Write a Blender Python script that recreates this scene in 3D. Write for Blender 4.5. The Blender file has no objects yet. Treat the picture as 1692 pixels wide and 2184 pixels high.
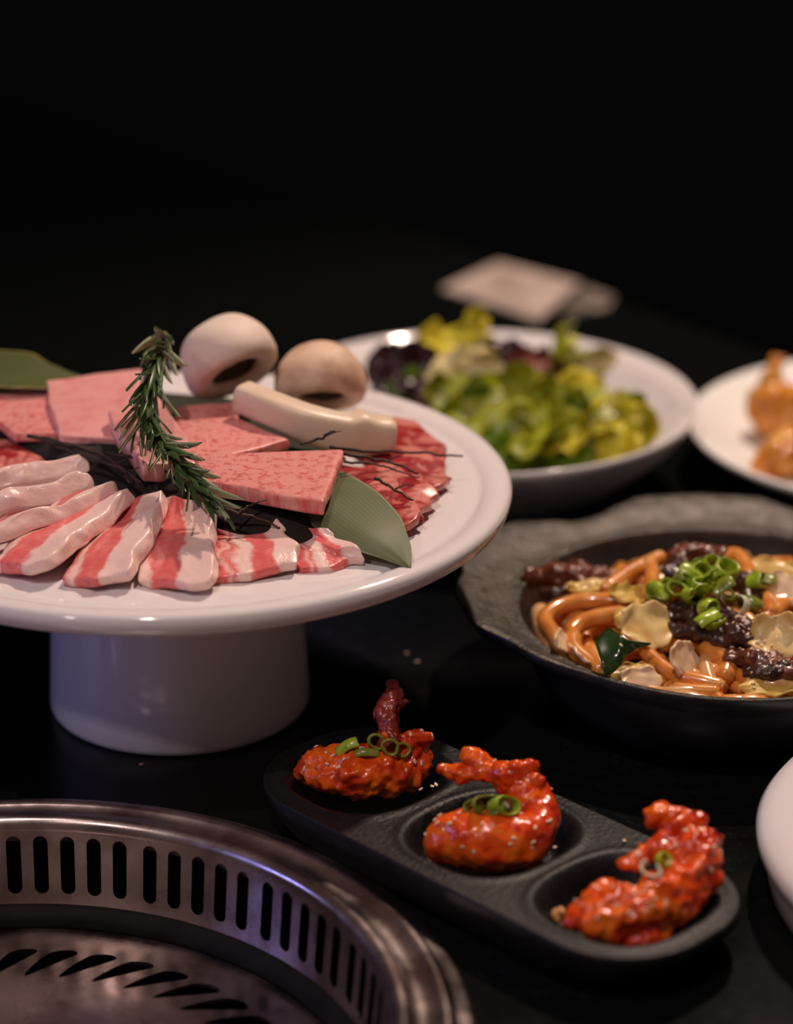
import bpy, bmesh, math, random
from mathutils import Vector, Matrix, Euler, noise as mn

# ------------------------------------------------------------------ camera, world, lights, exposure
scene = bpy.context.scene
F, TH, CH, IW, IH = 5500.0, 0.381, 0.519, 1692, 2184
cd = bpy.data.cameras.new('camera')
cam = bpy.data.objects.new('camera', cd)
scene.collection.objects.link(cam)
cam.location = (0, 0, CH)
cam.rotation_euler = (math.pi / 2 - TH, 0, 0)
cd.sensor_fit = 'VERTICAL'
cd.sensor_height = 36
cd.sensor_width = 36
cd.lens = F / IH * 36
cd.clip_start = 0.02
cd.dof.use_dof = True
cd.dof.focus_distance = 1.075
cd.dof.aperture_fstop = 3.9
scene.camera = cam

world = bpy.data.worlds.new('dim_room')
scene.world = world
world.use_nodes = True
bgn = world.node_tree.nodes['Background']
bgn.inputs[0].default_value = (1.0, 0.74, 0.68, 1)
bgn.inputs[1].default_value = 0.07

def spot(name, loc, target, power, color, radius, angle=100, blend=.6):
    l = bpy.data.lights.new(name, 'SPOT')
    l.energy = power
    l.color = color
    l.shadow_soft_size = radius
    l.spot_size = math.radians(angle)
    l.spot_blend = blend
    o = bpy.data.objects.new(name, l)
    scene.collection.objects.link(o)
    o.location = loc
    o.rotation_euler = (Vector(target) - Vector(loc)).to_track_quat('-Z', 'Y').to_euler()
    return o

def area(name, loc, target, power, color, sx, sy):
    l = bpy.data.lights.new(name, 'AREA')
    l.shape = 'RECTANGLE'
    l.size, l.size_y = sx, sy
    l.energy = power
    l.color = color
    o = bpy.data.objects.new(name, l)
    scene.collection.objects.link(o)
    o.location = loc
    o.rotation_euler = (Vector(target) - Vector(loc)).to_track_quat('-Z', 'Y').to_euler()
    return o

# two ceiling downlights over the table, one further off to the front left, a violet LED strip on the left
spot('downlight_over_stand', (-0.23, 0.32, 1.62), (-0.02, 0.96, 0), 35, (1.0, 0.79, 0.75), 0.03, 80)
spot('downlight_behind', (0.36, 1.68, 1.15), (0.20, 1.32, 0), 54, (1.0, 0.77, 0.63), 0.028, 66)
spot('downlight_front', (-0.75, 0.05, 1.12), (-0.05, 1.0, 0.05), 8.0, (1.0, 0.82, 0.78), 0.03, 60)
area('violet_led_strip', (-1.15, 0.80, 0.27), (0, 0.92, 0.02), 1.35, (0.30, 0.32, 1.0), 0.4, 0.05)

scene.view_settings.view_transform = 'Standard'
scene.view_settings.look = 'None'
scene.view_settings.exposure = 0.0
scene.view_settings.gamma = 1.0
scene.view_settings.use_curve_mapping = False

# ------------------------------------------------------------------ helpers
def at(px, py, z):
    """world point at height z on the sight line through a photograph pixel"""
    u, v = (px - IW / 2) / F, -(py - IH / 2) / F
    d = Vector((u, math.cos(TH) + v * math.sin(TH), -math.sin(TH) + v * math.cos(TH)))
    t = (z - CH) / d.z
    return Vector((0, 0, CH)) + d * t

def lerp(a, b, t): return a + (b - a) * t
def smooth(a, b, x):
    t = max(0, min(1, (x - a) / (b - a)))
    return t * t * (3 - 2 * t)
def rnd(seed): return random.Random(seed)
def nz(p, s, o=0): return mn.noise(Vector((p[0] * s + o, p[1] * s + o * 1.7, p[2] * s - o)))

def tag(o, label=None, cat=None, group=None, kind=None):
    if label: o['label'] = label
    if cat: o['category'] = cat
    if group: o['group'] = group
    if kind: o['kind'] = kind
    return o

def empty(name, loc, label=None, cat=None, group=None, kind=None):
    o = bpy.data.objects.new(name, None)
    o.empty_display_size = .01
    scene.collection.objects.link(o)
    o.location = loc
    return tag(o, label, cat, group, kind)

def worldloc(o):
    l = Vector(o.location)
    while o.parent:
        o = o.parent
        l += Vector(o.location)
    return l

def link(name, verts, faces, mat, parent=None, flat=False, attrs=None, subsurf=0, solid=0, matidx=None, label=None, cat=None, group=None, kind=None):
    """verts are world coordinates; the object's origin is put at the thing's base"""
    verts = [Vector(v) for v in verts]
    if parent is not None:
        org = worldloc(parent)
    else:
        n = len(verts)
        org = Vector((sum(v.x for v in verts) / n, sum(v.y for v in verts) / n, min(v.z for v in verts)))
    me = bpy.data.meshes.new(name)
    me.from_pydata([v - org for v in verts], [], faces)
    if not flat:
        me.polygons.foreach_set('use_smooth', [True] * len(me.polygons))
    for m in (mat if isinstance(mat, (list, tuple)) else [mat]):
        me.materials.append(m)
    if matidx: me.polygons.foreach_set('material_index', matidx)
    if attrs:
        for k, vals in attrs.items():
            a = me.attributes.new(k, 'FLOAT', 'POINT')
            a.data.foreach_set('value', vals)
    me.update()
    o = bpy.data.objects.new(name, me)
    scene.collection.objects.link(o)
    if parent is not None: o.parent = parent
    else: o.location = org
    if solid:
        md = o.modifiers.new('thickness', 'SOLIDIFY'); md.thickness = solid; md.offset = -1
    if subsurf:
        md = o.modifiers.new('smooth', 'SUBSURF'); md.levels = subsurf; md.render_levels = subsurf
    return tag(o, label, cat, group, kind)

def lathe(profile, c, seg=96):
    """profile [(r,z)...]; a radius of 0 closes the end"""
    V, Fc, rings = [], [], []
    for r, z in profile:
        if r <= 1e-7:
            rings.append([len(V)]); V.append(Vector((c[0], c[1], c[2] + z)))
        else:
            rings.append(list(range(len(V), len(V) + seg)))
            for i in range(seg):
                a = 2 * math.pi * i / seg
                V.append(Vector((c[0] + r * math.cos(a), c[1] + r * math.sin(a), c[2] + z)))
    for A, B in zip(rings, rings[1:]):
        for i in range(seg):
            j = (i + 1) % seg
            if len(A) == 1 and len(B) == 1: continue
            if len(A) == 1: Fc.append((A[0], B[j], B[i]))
            elif len(B) == 1: Fc.append((A[i], A[j], B[0]))
            else: Fc.append((A[i], A[j], B[j], B[i]))
    return V, [tuple(reversed(f)) for f in Fc]

def spline(pts, n):
    """Catmull-Rom through the points"""
    P = [Vector(p) for p in pts]
    P = [P[0] * 2 - P[1]] + P + [P[-1] * 2 - P[-2]]
    out, segs = [], len(P) - 3
    for k in range(n):
        t = k / (n - 1) * segs
        i = min(int(t), segs - 1); t -= i
        a, b, c, d = P[i:i + 4]
        out.append(.5 * ((2 * b) + (c - a) * t + (2 * a - 5 * b + 4 * c - d) * t * t + (3 * b - a - 3 * c + d) * t ** 3))
    return out

def tube(path, rad, seg=10, flat=1.0, cap=True):
    """rad: number or function of t; flat squeezes the section along its up direction"""
    V, Fc = [], []
    n = len(path)
    up = Vector((0, 0, 1))
    for k, p in enumerate(path):
        d = (path[min(k + 1, n - 1)] - path[max(k - 1, 0)])
        d = d.normalized() if d.length > 1e-9 else Vector((1, 0, 0))
        s = d.cross(up)
        if s.length < 1e-3: s = d.cross(Vector((0, 1, 0)))
        s.normalize()
        w = s.cross(d).normalized()
        r = rad(k / (n - 1)) if callable(rad) else rad
        for i in range(seg):
            a = 2 * math.pi * i / seg
            V.append(p + s * (math.cos(a) * r) + w * (math.sin(a) * r * flat))
    for k in range(n - 1):
        for i in range(seg):
            j = (i + 1) % seg
            Fc.append((k * seg + i, k * seg + j, (k + 1) * seg + j, (k + 1) * seg + i))
    if cap:
        for base, rev in ((0, True), ((n - 1) * seg, False)):
            r = [base + i for i in range(seg)]
            V.append(sum((V[i] for i in r), Vector()) / seg)
            m = len(V) - 1
            for i in range(seg):
                a, b = r[i], r[(i + 1) % seg]
                Fc.append((m, b, a) if rev else (m, a, b))
    return V, Fc

def slab(c, th, nu=10, nv=10, wob=.0, edge=.0, bulge=0, seed=0, nscale=40, curve=None, taper=0):
    """thick irregular slice over the quad c = (back-left, back-right, front-right, front-left) of its top face"""
    c = [Vector(p) for p in c]
    us = [0, .04] + [lerp(.04, .96, i / nu) for i in range(1, nu)] + [.96, 1]
    vs = [0, .04] + [lerp(.04, .96, i / nv) for i in range(1, nv)] + [.96, 1]
    N = (c[1] - c[0]).cross(c[3] - c[0]).normalized()
    if N.z < 0: N = -N
    eu, ev = (c[1] - c[0]), (c[3] - c[0])
    def P(u, v):
        u0 = u
        if taper and v > .80: u = .5 + (u - .5) * (1 - .11 * ((v - .80) / .20) ** 2.2)
        if taper: v = v - .03 * taper * (abs(2 * u0 - 1) ** 3) * smooth(.7, 1, v)
        p = lerp(lerp(c[0], c[1], u), lerp(c[3], c[2], u), v)
        e1 = nz((v * 3 + seed, u * 2, seed), 1.3) * edge
        e2 = nz((u * 3 - seed, v * 2, seed + 5), 1.3) * edge
        p = p + eu.normalized() * (e1 + nz((v * 11, seed, u), 1.0) * edge * .35) + ev.normalized() * (e2 + nz((u * 11, seed, v), 1.) * edge * .35)
        p = p + N * (nz(p, nscale, seed) * wob + bulge * math.sin(math.pi * u) * math.sin(math.pi * v))
        if curve: p = p + N * curve(u, v)
        if curve: p = p + eu.normalized() * (nz(p, 420, seed + 3) * edge * .22)
        return p
    V, U, W, S, Fc = [], [], [], [], []
    nU, nV = len(us), len(vs)
    for lay in range(2):
        for v in vs:
            for u in us:
                p = P(u, v)
                V.append(p - N * (th * lay * (1 - .30 * taper * smooth(.72, 1, v)))); U.append(u); W.append(v)
                S.append(0.0 if 0 < u < 1 and 0 < v < 1 else .45)
    L = nU * nV
    idx = lambda l, i, j: l * L + j * nU + i
    for j in range(nV - 1):
        for i in range(nU - 1):
            Fc.append((idx(0, i, j), idx(0, i, j + 1), idx(0, i + 1, j + 1), idx(0, i + 1, j)))
            Fc.append((idx(1, i, j), idx(1, i + 1, j), idx(1, i + 1, j + 1), idx(1, i, j + 1)))
    ring = [(i, 0) for i in range(nU)] + [(nU - 1, j) for j in range(1, nV)] + [(i, nV - 1) for i in range(nU - 2, -1, -1)] + [(0, j) for j in range(nV - 2, 0, -1)]
    loops = [[idx(0, *r) for r in ring]]
    for t in (.15, .5, .85):
        lp = []
        for r in ring:
            a, b = V[idx(0, *r)], V[idx(1, *r)]
            cen = (c[0] + c[1] + c[2] + c[3]) / 4
            out = (a - cen); out -= N * out.dot(N); out = out.normalized() if out.length else out
            p = lerp(a, b, t) + out * (th * .12 + nz(a, 210, seed + t * 9) * th * .32)
            lp.append(len(V)); V.append(p)
            U.append(U[idx(0, *r)]); W.append(W[idx(0, *r)]); S.append(1.0)
        loops.append(lp)
    loops.append([idx(1, *r) for r in ring])
    for A, B in zip(loops, loops[1:]):
        for k in range(len(ring)):
            m = (k + 1) % len(ring)
            Fc.append((A[k], A[m], B[m], B[k]))
    return V, Fc, {'u': U, 'v': W, 's': S}

def blob(spheres, voxel=.0012, smooth_it=4, disp=()):
    """union of ellipsoids (pos, radius or (rx,ry,rz)[, euler]) remeshed to one skin, then roughened"""
    bm = bmesh.new()
    for s in spheres:
        p, r = Vector(s[0]), s[1]
        if not isinstance(r, (tuple, list)): r = (r, r, r)
        R = Euler(s[2]).to_matrix().to_4x4() if len(s) > 2 else Matrix.Identity(4)
        bmesh.ops.create_icosphere(bm, subdivisions=3, radius=1, matrix=Matrix.Translation(p) @ R @ Matrix.Diagonal((r[0], r[1], r[2], 1)))
    me = bpy.data.meshes.new('tmp'); bm.to_mesh(me); bm.free()
    o = bpy.data.objects.new('tmp', me); scene.collection.objects.link(o)
    md = o.modifiers.new('r', 'REMESH'); md.mode = 'VOXEL'; md.voxel_size = voxel
    if smooth_it:
        ms = o.modifiers.new('s', 'SMOOTH'); ms.iterations = smooth_it; ms.factor = .5
    dg = bpy.context.evaluated_depsgraph_get()
    em = bpy.data.meshes.new_from_object(o.evaluated_get(dg))
    bpy.data.objects.remove(o); bpy.data.meshes.remove(me)
    V = [v.co.copy() for v in em.vertices]; Nn = [v.normal.copy() for v in em.vertices]
    Fc = [tuple(p.vertices) for p in em.polygons]
    bpy.data.meshes.remove(em)
    for amp, sc, off in disp:
        V = [v + n * (amp * nz(v, sc, off)) for v, n in zip(V, Nn)]
    return V, Fc, Nn

def chain(path, rads, n):
    pts = spline(path, n)
    out = []
    for k, p in enumerate(pts):
        t = k / (n - 1) * (len(rads) - 1); i = min(int(t), len(rads) - 2)
        out.append((p, lerp(rads[i], rads[i + 1], t - i)))
    return out

# ------------------------------------------------------------------ materials
def nodes(name):
    m = bpy.data.materials.new(name); m.use_nodes = True
    nt = m.node_tree
    return m, nt, nt.nodes['Principled BSDF']

def ramp(nt, stops, interp='LINEAR'):
    r = nt.nodes.new('ShaderNodeValToRGB'); r.color_ramp.interpolation = interp
    while len(r.color_ramp.elements) < len(stops): r.color_ramp.elements.new(.5)
    for e, (p, c) in zip(r.color_ramp.elements, stops):
        e.position = p; e.color = (c[0], c[1], c[2], 1)
    return r

def noise_node(nt, scale, detail=4, rough=.55, dist=0, coord=None):
    tc = nt.nodes.new('ShaderNodeTexCoord')
    n = nt.nodes.new('ShaderNodeTexNoise')
    n.inputs['Scale'].default_value = scale; n.inputs['Detail'].default_value = detail
    n.inputs['Roughness'].default_value = rough; n.inputs['Distortion'].default_value = dist
    nt.links.new(coord if coord else tc.outputs['Object'], n.inputs['Vector'])
    return n

def setp(b, rough=.5, metal=0, spec=.5, coat=0, sss=0, sss_r=(1, .3, .2), sss_s=.004, trans=0):
    b.inputs['Roughness'].default_value = rough
    b.inputs['Metallic'].default_value = metal
    b.inputs['Specular IOR Level'].default_value = spec
    b.inputs['Coat Weight'].default_value = coat
    b.inputs['Coat Roughness'].default_value = .08
    if sss:
        b.inputs['Subsurface Weight'].default_value = sss
        b.inputs['Subsurface Radius'].default_value = sss_r
        b.inputs['Subsurface Scale'].default_value = sss_s

def bump(nt, b, scale, strength, dist=.001, detail=5):
    n = noise_node(nt, scale, detail)
    bp = nt.nodes.new('ShaderNodeBump'); bp.inputs['Strength'].default_value = strength; bp.inputs['Distance'].default_value = dist
    nt.links.new(n.outputs['Fac'], bp.inputs['Height'])
    nt.links.new(bp.outputs['Normal'], b.inputs['Normal'])

def M(name, stops, scale=60, detail=4, dist=0, bumpy=None, rough_var=None, **kw):
    m, nt, b = nodes(name)
    setp(b, **kw)
    if isinstance(stops[0], (int, float)):
        b.inputs['Base Color'].default_value = (*stops, 1)
    else:
        n = noise_node(nt, scale, detail, .55, dist)
        r = ramp(nt, stops)
        nt.links.new(n.outputs['Fac'], r.inputs[0]); nt.links.new(r.outputs[0], b.inputs['Base Color'])
    if rough_var:
        n = noise_node(nt, rough_var[0], 5)
        mr = nt.nodes.new('ShaderNodeMapRange')
        mr.inputs['From Min'].default_value = .3; mr.inputs['From Max'].default_value = .7
        mr.inputs['To Min'].default_value, mr.inputs['To Max'].default_value = rough_var[1:]
        nt.links.new(n.outputs['Fac'], mr.inputs['Value']); nt.links.new(mr.outputs[0], b.inputs['Roughness'])
    if bumpy: bump(nt, b, *bumpy)
    return m

def attr(nt, name):
    a = nt.nodes.new('ShaderNodeAttribute'); a.attribute_name = name
    return a.outputs['Fac']

def mth(nt, op, a, b):
    n = nt.nodes.new('ShaderNodeMath'); n.operation = op
    for i, x in enumerate((a, b)):
        if isinstance(x, (int, float)): n.inputs[i].default_value = x
        else: nt.links.new(x, n.inputs[i])
    return n.outputs[0]

def mix(nt, f, a, b):
    n = nt.nodes.new('ShaderNodeMix'); n.data_type = 'RGBA'
    if isinstance(f, (int, float)): n.inputs[0].default_value = f
    else: nt.links.new(f, n.inputs[0])
    for i, x in ((6, a), (7, b)):
        if isinstance(x, (tuple, list)): n.inputs[i].default_value = (*x, 1)
        else: nt.links.new(x, n.inputs[i])
    return n.outputs[2]

FAT, FAT2, MEAT, MEAT2 = (.86, .60, .54), (.84, .50, .44), (.74, .135, .13), (.62, .07, .065)
def pork_mat(name, stops):
    """lean and fat layers run along the slice; stops over its width"""
    m, nt, b = nodes(name)
    setp(b, rough=.28, spec=.5, sss=.2, sss_s=.003, coat=.15)
    n = noise_node(nt, 70, 5, .6)
    n2 = noise_node(nt, 300, 3, .5)
    u = mth(nt, 'ADD', attr(nt, 'u'), mth(nt, 'MULTIPLY', mth(nt, 'SUBTRACT', n.outputs['Fac'], .5), .44))
    r = ramp(nt, stops)
    nt.links.new(u, r.inputs[0])
    c = mix(nt, mth(nt, 'MULTIPLY', mth(nt, 'SUBTRACT', n2.outputs['Fac'], .42), .5), r.outputs[0], (.92, .70, .62))
    nt.links.new(c, b.inputs['Base Color'])
    bump(nt, b, 260, .55, .0009)
    return m
PORK = [pork_mat('pork_a', [(.0, MEAT2), (.10, FAT2), (.17, FAT), (.23, MEAT), (.59, MEAT), (.65, FAT), (1, FAT)]),
        pork_mat('pork_b', [(.0, MEAT2), (.13, MEAT), (.20, FAT2), (.25, MEAT), (.33, FAT), (.47, FAT), (.53, MEAT), (.76, MEAT), (.82, FAT), (1, FAT)]),
        pork_mat('pork_c', [(.0, FAT2), (.14, FAT), (.20, MEAT), (.54, MEAT), (.61, FAT), (1, FAT)])]

def beef_mat(name, lean, fat, scale, lo, hi, side=None, rough=.35, dist=.35, coat=0, mixf=.45):
    m, nt, b = nodes(name)
    setp(b, rough=rough, spec=.5, sss=.2, sss_s=.002, coat=coat)
    n = noise_node(nt, scale, 6, .62, dist)
    r = ramp(nt, [(0, lean), (lo, lean), (hi, fat), (1, fat)])
    nt.links.new(n.outputs['Fac'], r.inputs[0])
    n3 = noise_node(nt, scale * .25, 3, .5)
    col = mix(nt, mth(nt, 'MULTIPLY', n3.outputs['Fac'], mixf), r.outputs[0], fat)
    if side:
        tc = nt.nodes.new('ShaderNodeTexCoord')
        mp = nt.nodes.new('ShaderNodeMapping'); mp.inputs['Scale'].default_value = (1, 1, .12)
        nt.links.new(tc.outputs['Object'], mp.inputs['Vector'])
        n2 = noise_node(nt, 260, 3, .6, 0, mp.outputs[0])
        r2 = ramp(nt, [(.35, side[0]), (.62, side[1])])
        nt.links.new(n2.outputs['Fac'], r2.inputs[0])
        col = mix(nt, attr(nt, 's'), col, r2.outputs[0])
    nt.links.new(col, b.inputs['Base Color'])
    bump(nt, b, 330, .35, .0005)
    return m
WAGYU = beef_mat('marbled_beef', (.55, .085, .075), (.75, .30, .275), 300, .38, .50, ((.72, .13, .11), (.83, .40, .33)))
WAGYU_FAT = beef_mat('marbled_beef_fatty', (.67, .215, .20), (.76, .35, .33), 120, .32, .55, ((.80, .34, .32), (.84, .46, .44)))
BEEF = beef_mat('lean_beef', (.34, .008, .016), (.70, .24, .20), 85, .49, .60, ((.30, .03, .03), (.55, .14, .10)), rough=.28, coat=.25, mixf=.12)

PORCELAIN = M('white_porcelain', (.79, .745, .74), rough=.09, spec=.5)
CREAM = M('cream_porcelain', (.88, .86, .82), rough=.2, spec=.5)
GRANITE_STOPS = [(.0, (.0022, .0026, .0026)), (.55, (.0036, .0044, .0042)), (.68, (.010, .012, .011)), (.8, (.04, .042, .04))]
def granite():
    m, nt, b = nodes('black_granite')
    setp(b, rough=.2, spec=.16)
    n = noise_node(nt, 140, 8, .7)
    r = ramp(nt, GRANITE_STOPS)
    nt.links.new(n.outputs['Fac'], r.inputs[0])
    tc = nt.nodes.new('ShaderNodeTexCoord')
    v = nt.nodes.new('ShaderNodeTexVoronoi'); v.inputs['Scale'].default_value = 38
    nt.links.new(tc.outputs['Object'], v.inputs['Vector'])
    sp = ramp(nt, [(0, (1, 1, 1)), (.045, (1, 1, 1)), (.065, (0, 0, 0))])
    nt.links.new(v.outputs['Distance'], sp.inputs[0])
    n2 = noise_node(nt, 9, 2)
    gate = ramp(nt, [(.55, (0, 0, 0)), (.62, (1, 1, 1))])
    nt.links.new(n2.outputs['Fac'], gate.inputs[0])
    f = mth(nt, 'MULTIPLY', sp.outputs[0], gate.outputs[0])
    nt.links.new(mix(nt, mth(nt, 'MULTIPLY', f, .7), r.outputs[0], (.02, .03, .16)), b.inputs['Base Color'])
    n3 = noise_node(nt, 18, 6)
    mr = nt.nodes.new('ShaderNodeMapRange')
    mr.inputs['From Min'].default_value = .3; mr.inputs['From Max'].default_value = .7
    mr.inputs['To Min'].default_value = .10; mr.inputs['To Max'].default_value = .24
    nt.links.new(n3.outputs['Fac'], mr.inputs['Value']); nt.links.new(mr.outputs[0], b.inputs['Roughness'])
    return m
GRANITE = granite()
STEEL = M('stained_steel', [(.25, (.28, .215, .20)), (.55, (.60, .50, .47)), (.8, (.70, .61, .585))], 40, 6, .4, rough_var=(45, .17, .38), metal=1, bumpy=(260, .12, .0004))
STEEL_DARK = M('gap_shade_steel', [(.3, (.003, .0026, .0026)), (.7, (.009, .008, .0075))], 60, 5, rough=.7, spec=.2)  # near-black colour stands in for shade in the gap around the grate
SOOT = M('soot', (.003, .0025, .0025), rough=.95, spec=.05)
IRON = M('black_iron', [(.3, (.006, .006, .0065)), (.7, (.015, .0145, .0145))], 90, 5, rough=.40, spec=.24, bumpy=(520, .6, .0007))
PAN = M('pan_black', [(.3, (.016, .016, .018)), (.7, (.03, .03, .032))], 60, 4, rough=.3, spec=.45, bumpy=(500, .2, .0004))
PANGREY = M('pan_flange_grey', [(.3, (.042, .038, .033)), (.7, (.105, .094, .082))], 120, 6, rough=.38, metal=.7, spec=.6, bumpy=(420, .8, .0010))
WALLM = M('black_wall_paint', (.040, .050, .053), rough=.9, spec=.1)
FLOORM = M('dark_floor', (.024, .028, .030), rough=.7, spec=.2)

def mushroom_mat(name, base, brown, thr):
    m, nt, b = nodes(name)
    setp(b, rough=.55, spec=.3, sss=.25, sss_r=(1, .6, .4), sss_s=.004)
    n = noise_node(nt, 45, 5, .6)
    r = ramp(nt, [(thr, base), (thr + .22, brown)])
    nt.links.new(n.outputs['Fac'], r.inputs[0])
    nt.links.new(r.outputs[0], b.inputs['Base Color'])
    bump(nt, b, 180, .2, .0005)
    return m
CAP1 = mushroom_mat('mushroom_cap_white', (.74, .60, .50), (.48, .28, .18), .56)
CAP2 = mushroom_mat('mushroom_cap_tan', (.74, .53, .38), (.42, .22, .12), .46)
GILLS = M('mushroom_gills', [(.35, (.05, .03, .022)), (.65, (.12, .075, .05))], 200, 3, rough=.8)
OYSTER = M('king_oyster', [(.3, (.70, .53, .37)), (.7, (.80, .68, .53))], 22, 4, 1.0, rough=.4, sss=.3, sss_r=(1, .7, .45), sss_s=.004, bumpy=(120, .15, .0005))

def leaf_mat(name, c1, c2, rib, rough=.38, veins=70):
    m, nt, b = nodes(name)
    setp(b, rough=rough, spec=.4)
    w = nt.nodes.new('ShaderNodeMath'); w.operation = 'SINE'
    nt.links.new(mth(nt, 'MULTIPLY', attr(nt, 'v'), veins), w.inputs[0])
    n = noise_node(nt, 35, 4)
    base = mix(nt, n.outputs['Fac'], c1, c2)
    col = mix(nt, mth(nt, 'MULTIPLY', mth(nt, 'MAXIMUM', w.outputs[0], 0), .07), base, rib)
    d = mth(nt, 'ABSOLUTE', mth(nt, 'SUBTRACT', attr(nt, 'v'), .5), 0)
    e = ramp(nt, [(.46, (0, 0, 0)), (.5, (1, 1, 1))])
    nt.links.new(d, e.inputs[0])
    col = mix(nt, mth(nt, 'MULTIPLY', e.outputs[0], .55), col, rib)
    nt.links.new(col, b.inputs['Base Color'])
    return m
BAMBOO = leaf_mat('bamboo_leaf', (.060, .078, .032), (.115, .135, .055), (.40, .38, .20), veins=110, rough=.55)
BAMBOO_DARK = leaf_mat('shade_dark_leaf', (.006, .004, .004), (.014, .009, .008), (.03, .02, .014), rough=.85)  # dark leaf colour with the shade under the beef painted in
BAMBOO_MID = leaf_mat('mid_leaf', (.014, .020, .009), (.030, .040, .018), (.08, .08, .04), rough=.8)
BAMBOO_BACK = leaf_mat('bamboo_leaf_back', (.05, .075, .025), (.10, .12, .04), (.45, .30, .06))
ROSE_TOP = M('rosemary_green', [(.3, (.016, .045, .009)), (.7, (.045, .095, .020))], 300, 3, rough=.32, spec=.4)
ROSE_UND = M('rosemary_underside', [(.3, (.30, .34, .17)), (.7, (.46, .47, .30))], 300, 3, rough=.6)
ROSE_STEM = M('rosemary_stem', (.11, .09, .035), rough=.6)
TWIG = M('twig_bark', [(.35, (.012, .006, .004)), (.7, (.075, .026, .012))], 150, 3, rough=.6)

SAUCE = M('chilli_glaze', [(.28, (.28, .006, .0015)), (.41, (.62, .036, .002)), (.54, (.84, .115, .004)), (.78, (.87, .24, .018))], 75, 5, .6, rough=.26, spec=.4, coat=.4, sss=.1, sss_s=.003, bumpy=(260, .35, .0010))
SAUCE_SHADE = M('chilli_glaze_shaded', [(.3, (.12, .008, .006)), (.6, (.30, .028, .014)), (.8, (.40, .08, .05))], 120, 5, .6, rough=.28, coat=.5, bumpy=(330, .55, .0012))  # darker copy of the glaze, the stand plate's shade painted into it
SESAME = M('sesame', [(.3, (.72, .48, .30)), (.7, (.86, .68, .50))], 300, 2, rough=.45)
CRUMB = M('fried_crumb', [(.3, (.45, .16, .04)), (.7, (.70, .36, .12))], 300, 2, rough=.4)
SCALLION = M('spring_onion_green', [(.3, (.16, .27, .008)), (.5, (.33, .46, .02)), (.7, (.50, .60, .10))], 160, 3, rough=.3, spec=.5, coat=.2)
SCALLION_OL = M('spring_onion_olive', [(.3, (.10, .14, .008)), (.6, (.24, .28, .03)), (.8, (.44, .42, .12))], 160, 3, rough=.3, coat=.3)
SCALLION_W = M('spring_onion_white', [(.3, (.55, .60, .30)), (.7, (.78, .76, .58))], 120, 3, rough=.3, coat=.3)
UDON = M('udon_noodle', [(.3, (.50, .14, .016)), (.5, (.74, .28, .05)), (.75, (.82, .46, .17))], 60, 4, .4, rough=.22, coat=.6, sss=.2, sss_r=(1, .5, .2), sss_s=.003)
UDON_PALE = M('udon_noodle_pale', [(.3, (.58, .22, .05)), (.7, (.78, .50, .24))], 60, 4, .4, rough=.22, coat=.6, sss=.2, sss_r=(1, .5, .2), sss_s=.003)
BROTH = M('soy_sauce', [(.3, (.12, .025, .004)), (.7, (.30, .08, .012))], 60, 4, rough=.08, coat=.8, bumpy=(120, .4, .001))
CABBAGE = M('cabbage', [(.3, (.60, .34, .08)), (.5, (.76, .56, .24)), (.75, (.82, .68, .42))], 70, 4, .6, rough=.42, coat=.08, spec=.35, sss=.25, sss_r=(1, .8, .4), sss_s=.003)
CABBAGE_Y = M('cabbage_yellow', [(.3, (.52, .30, .04)), (.6, (.70, .50, .12)), (.8, (.60, .56, .16))], 70, 4, .6, rough=.45, coat=.08, spec=.35, sss=.2, sss_s=.002)
ONION = M('onion_white', [(.3, (.66, .40, .20)), (.6, (.80, .62, .42)), (.8, (.86, .76, .60))], 50, 3, .6, rough=.32, coat=.2, sss=.3, sss_r=(1, .7, .4), sss_s=.003)
PEPPER = M('green_pepper', [(.3, (.005, .022, .004)), (.7, (.022, .065, .009))], 80, 4, rough=.2, coat=.4)
DARKMEAT = M('bulgogi_dark', [(.3, (.022, .008, .006)), (.6, (.075, .026, .018)), (.8, (.16, .065, .045))], 90, 5, .6, rough=.28, coat=.4, bumpy=(300, .6, .001))
BROWNMEAT = M('bulgogi_brown', [(.3, (.07, .014, .008)), (.6, (.20, .05, .025)), (.8, (.36, .13, .07))], 90, 5, .6, rough=.28, coat=.4, bumpy=(300, .6, .001))
LET_G = M('lettuce_green', [(.3, (.09, .12, .003)), (.5, (.27, .30, .006)), (.75, (.54, .48, .04))], 45, 4, .4, rough=.42, coat=.05, spec=.35)
LET_Y = M('lettuce_yellow', [(.3, (.34, .30, .008)), (.5, (.58, .50, .02)), (.75, (.72, .58, .12))], 45, 4, .4, rough=.42, coat=.05, spec=.35)
LET_D = M('lettuce_deep', [(.3, (.03, .08, .003)), (.7, (.14, .21, .006))], 45, 4, .4, rough=.42, coat=.05, spec=.35)
LET_P = M('lettuce_purple', [(.3, (.016, .007, .011)), (.6, (.05, .012, .02)), (.8, (.16, .04, .045))], 45, 4, .4, rough=.3, coat=.3)
LET_R = M('lettuce_red', [(.3, (.10, .012, .016)), (.6, (.22, .05, .04)), (.8, (.40, .30, .06))], 45, 4, .4, rough=.42, coat=.05, spec=.35)
LET_W = M('lettuce_rib', [(.3, (.50, .42, .14)), (.7, (.72, .62, .34))], 45, 4, .4, rough=.42, coat=.05, spec=.35)
GOLD = M('fried_dough', [(.28, (.42, .10, .006)), (.5, (.70, .27, .03)), (.75, (.82, .50, .16))], 55, 5, .6, rough=.32, spec=.5, coat=.25, bumpy=(200, .5, .001))
PAPER = M('card_paper', [(.35, (.36, .28, .24)), (.6, (.56, .45, .39))], 28, 2, rough=.5)
PAPER2 = M('card_print_grey', (.34, .265, .225), rough=.6)
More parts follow.
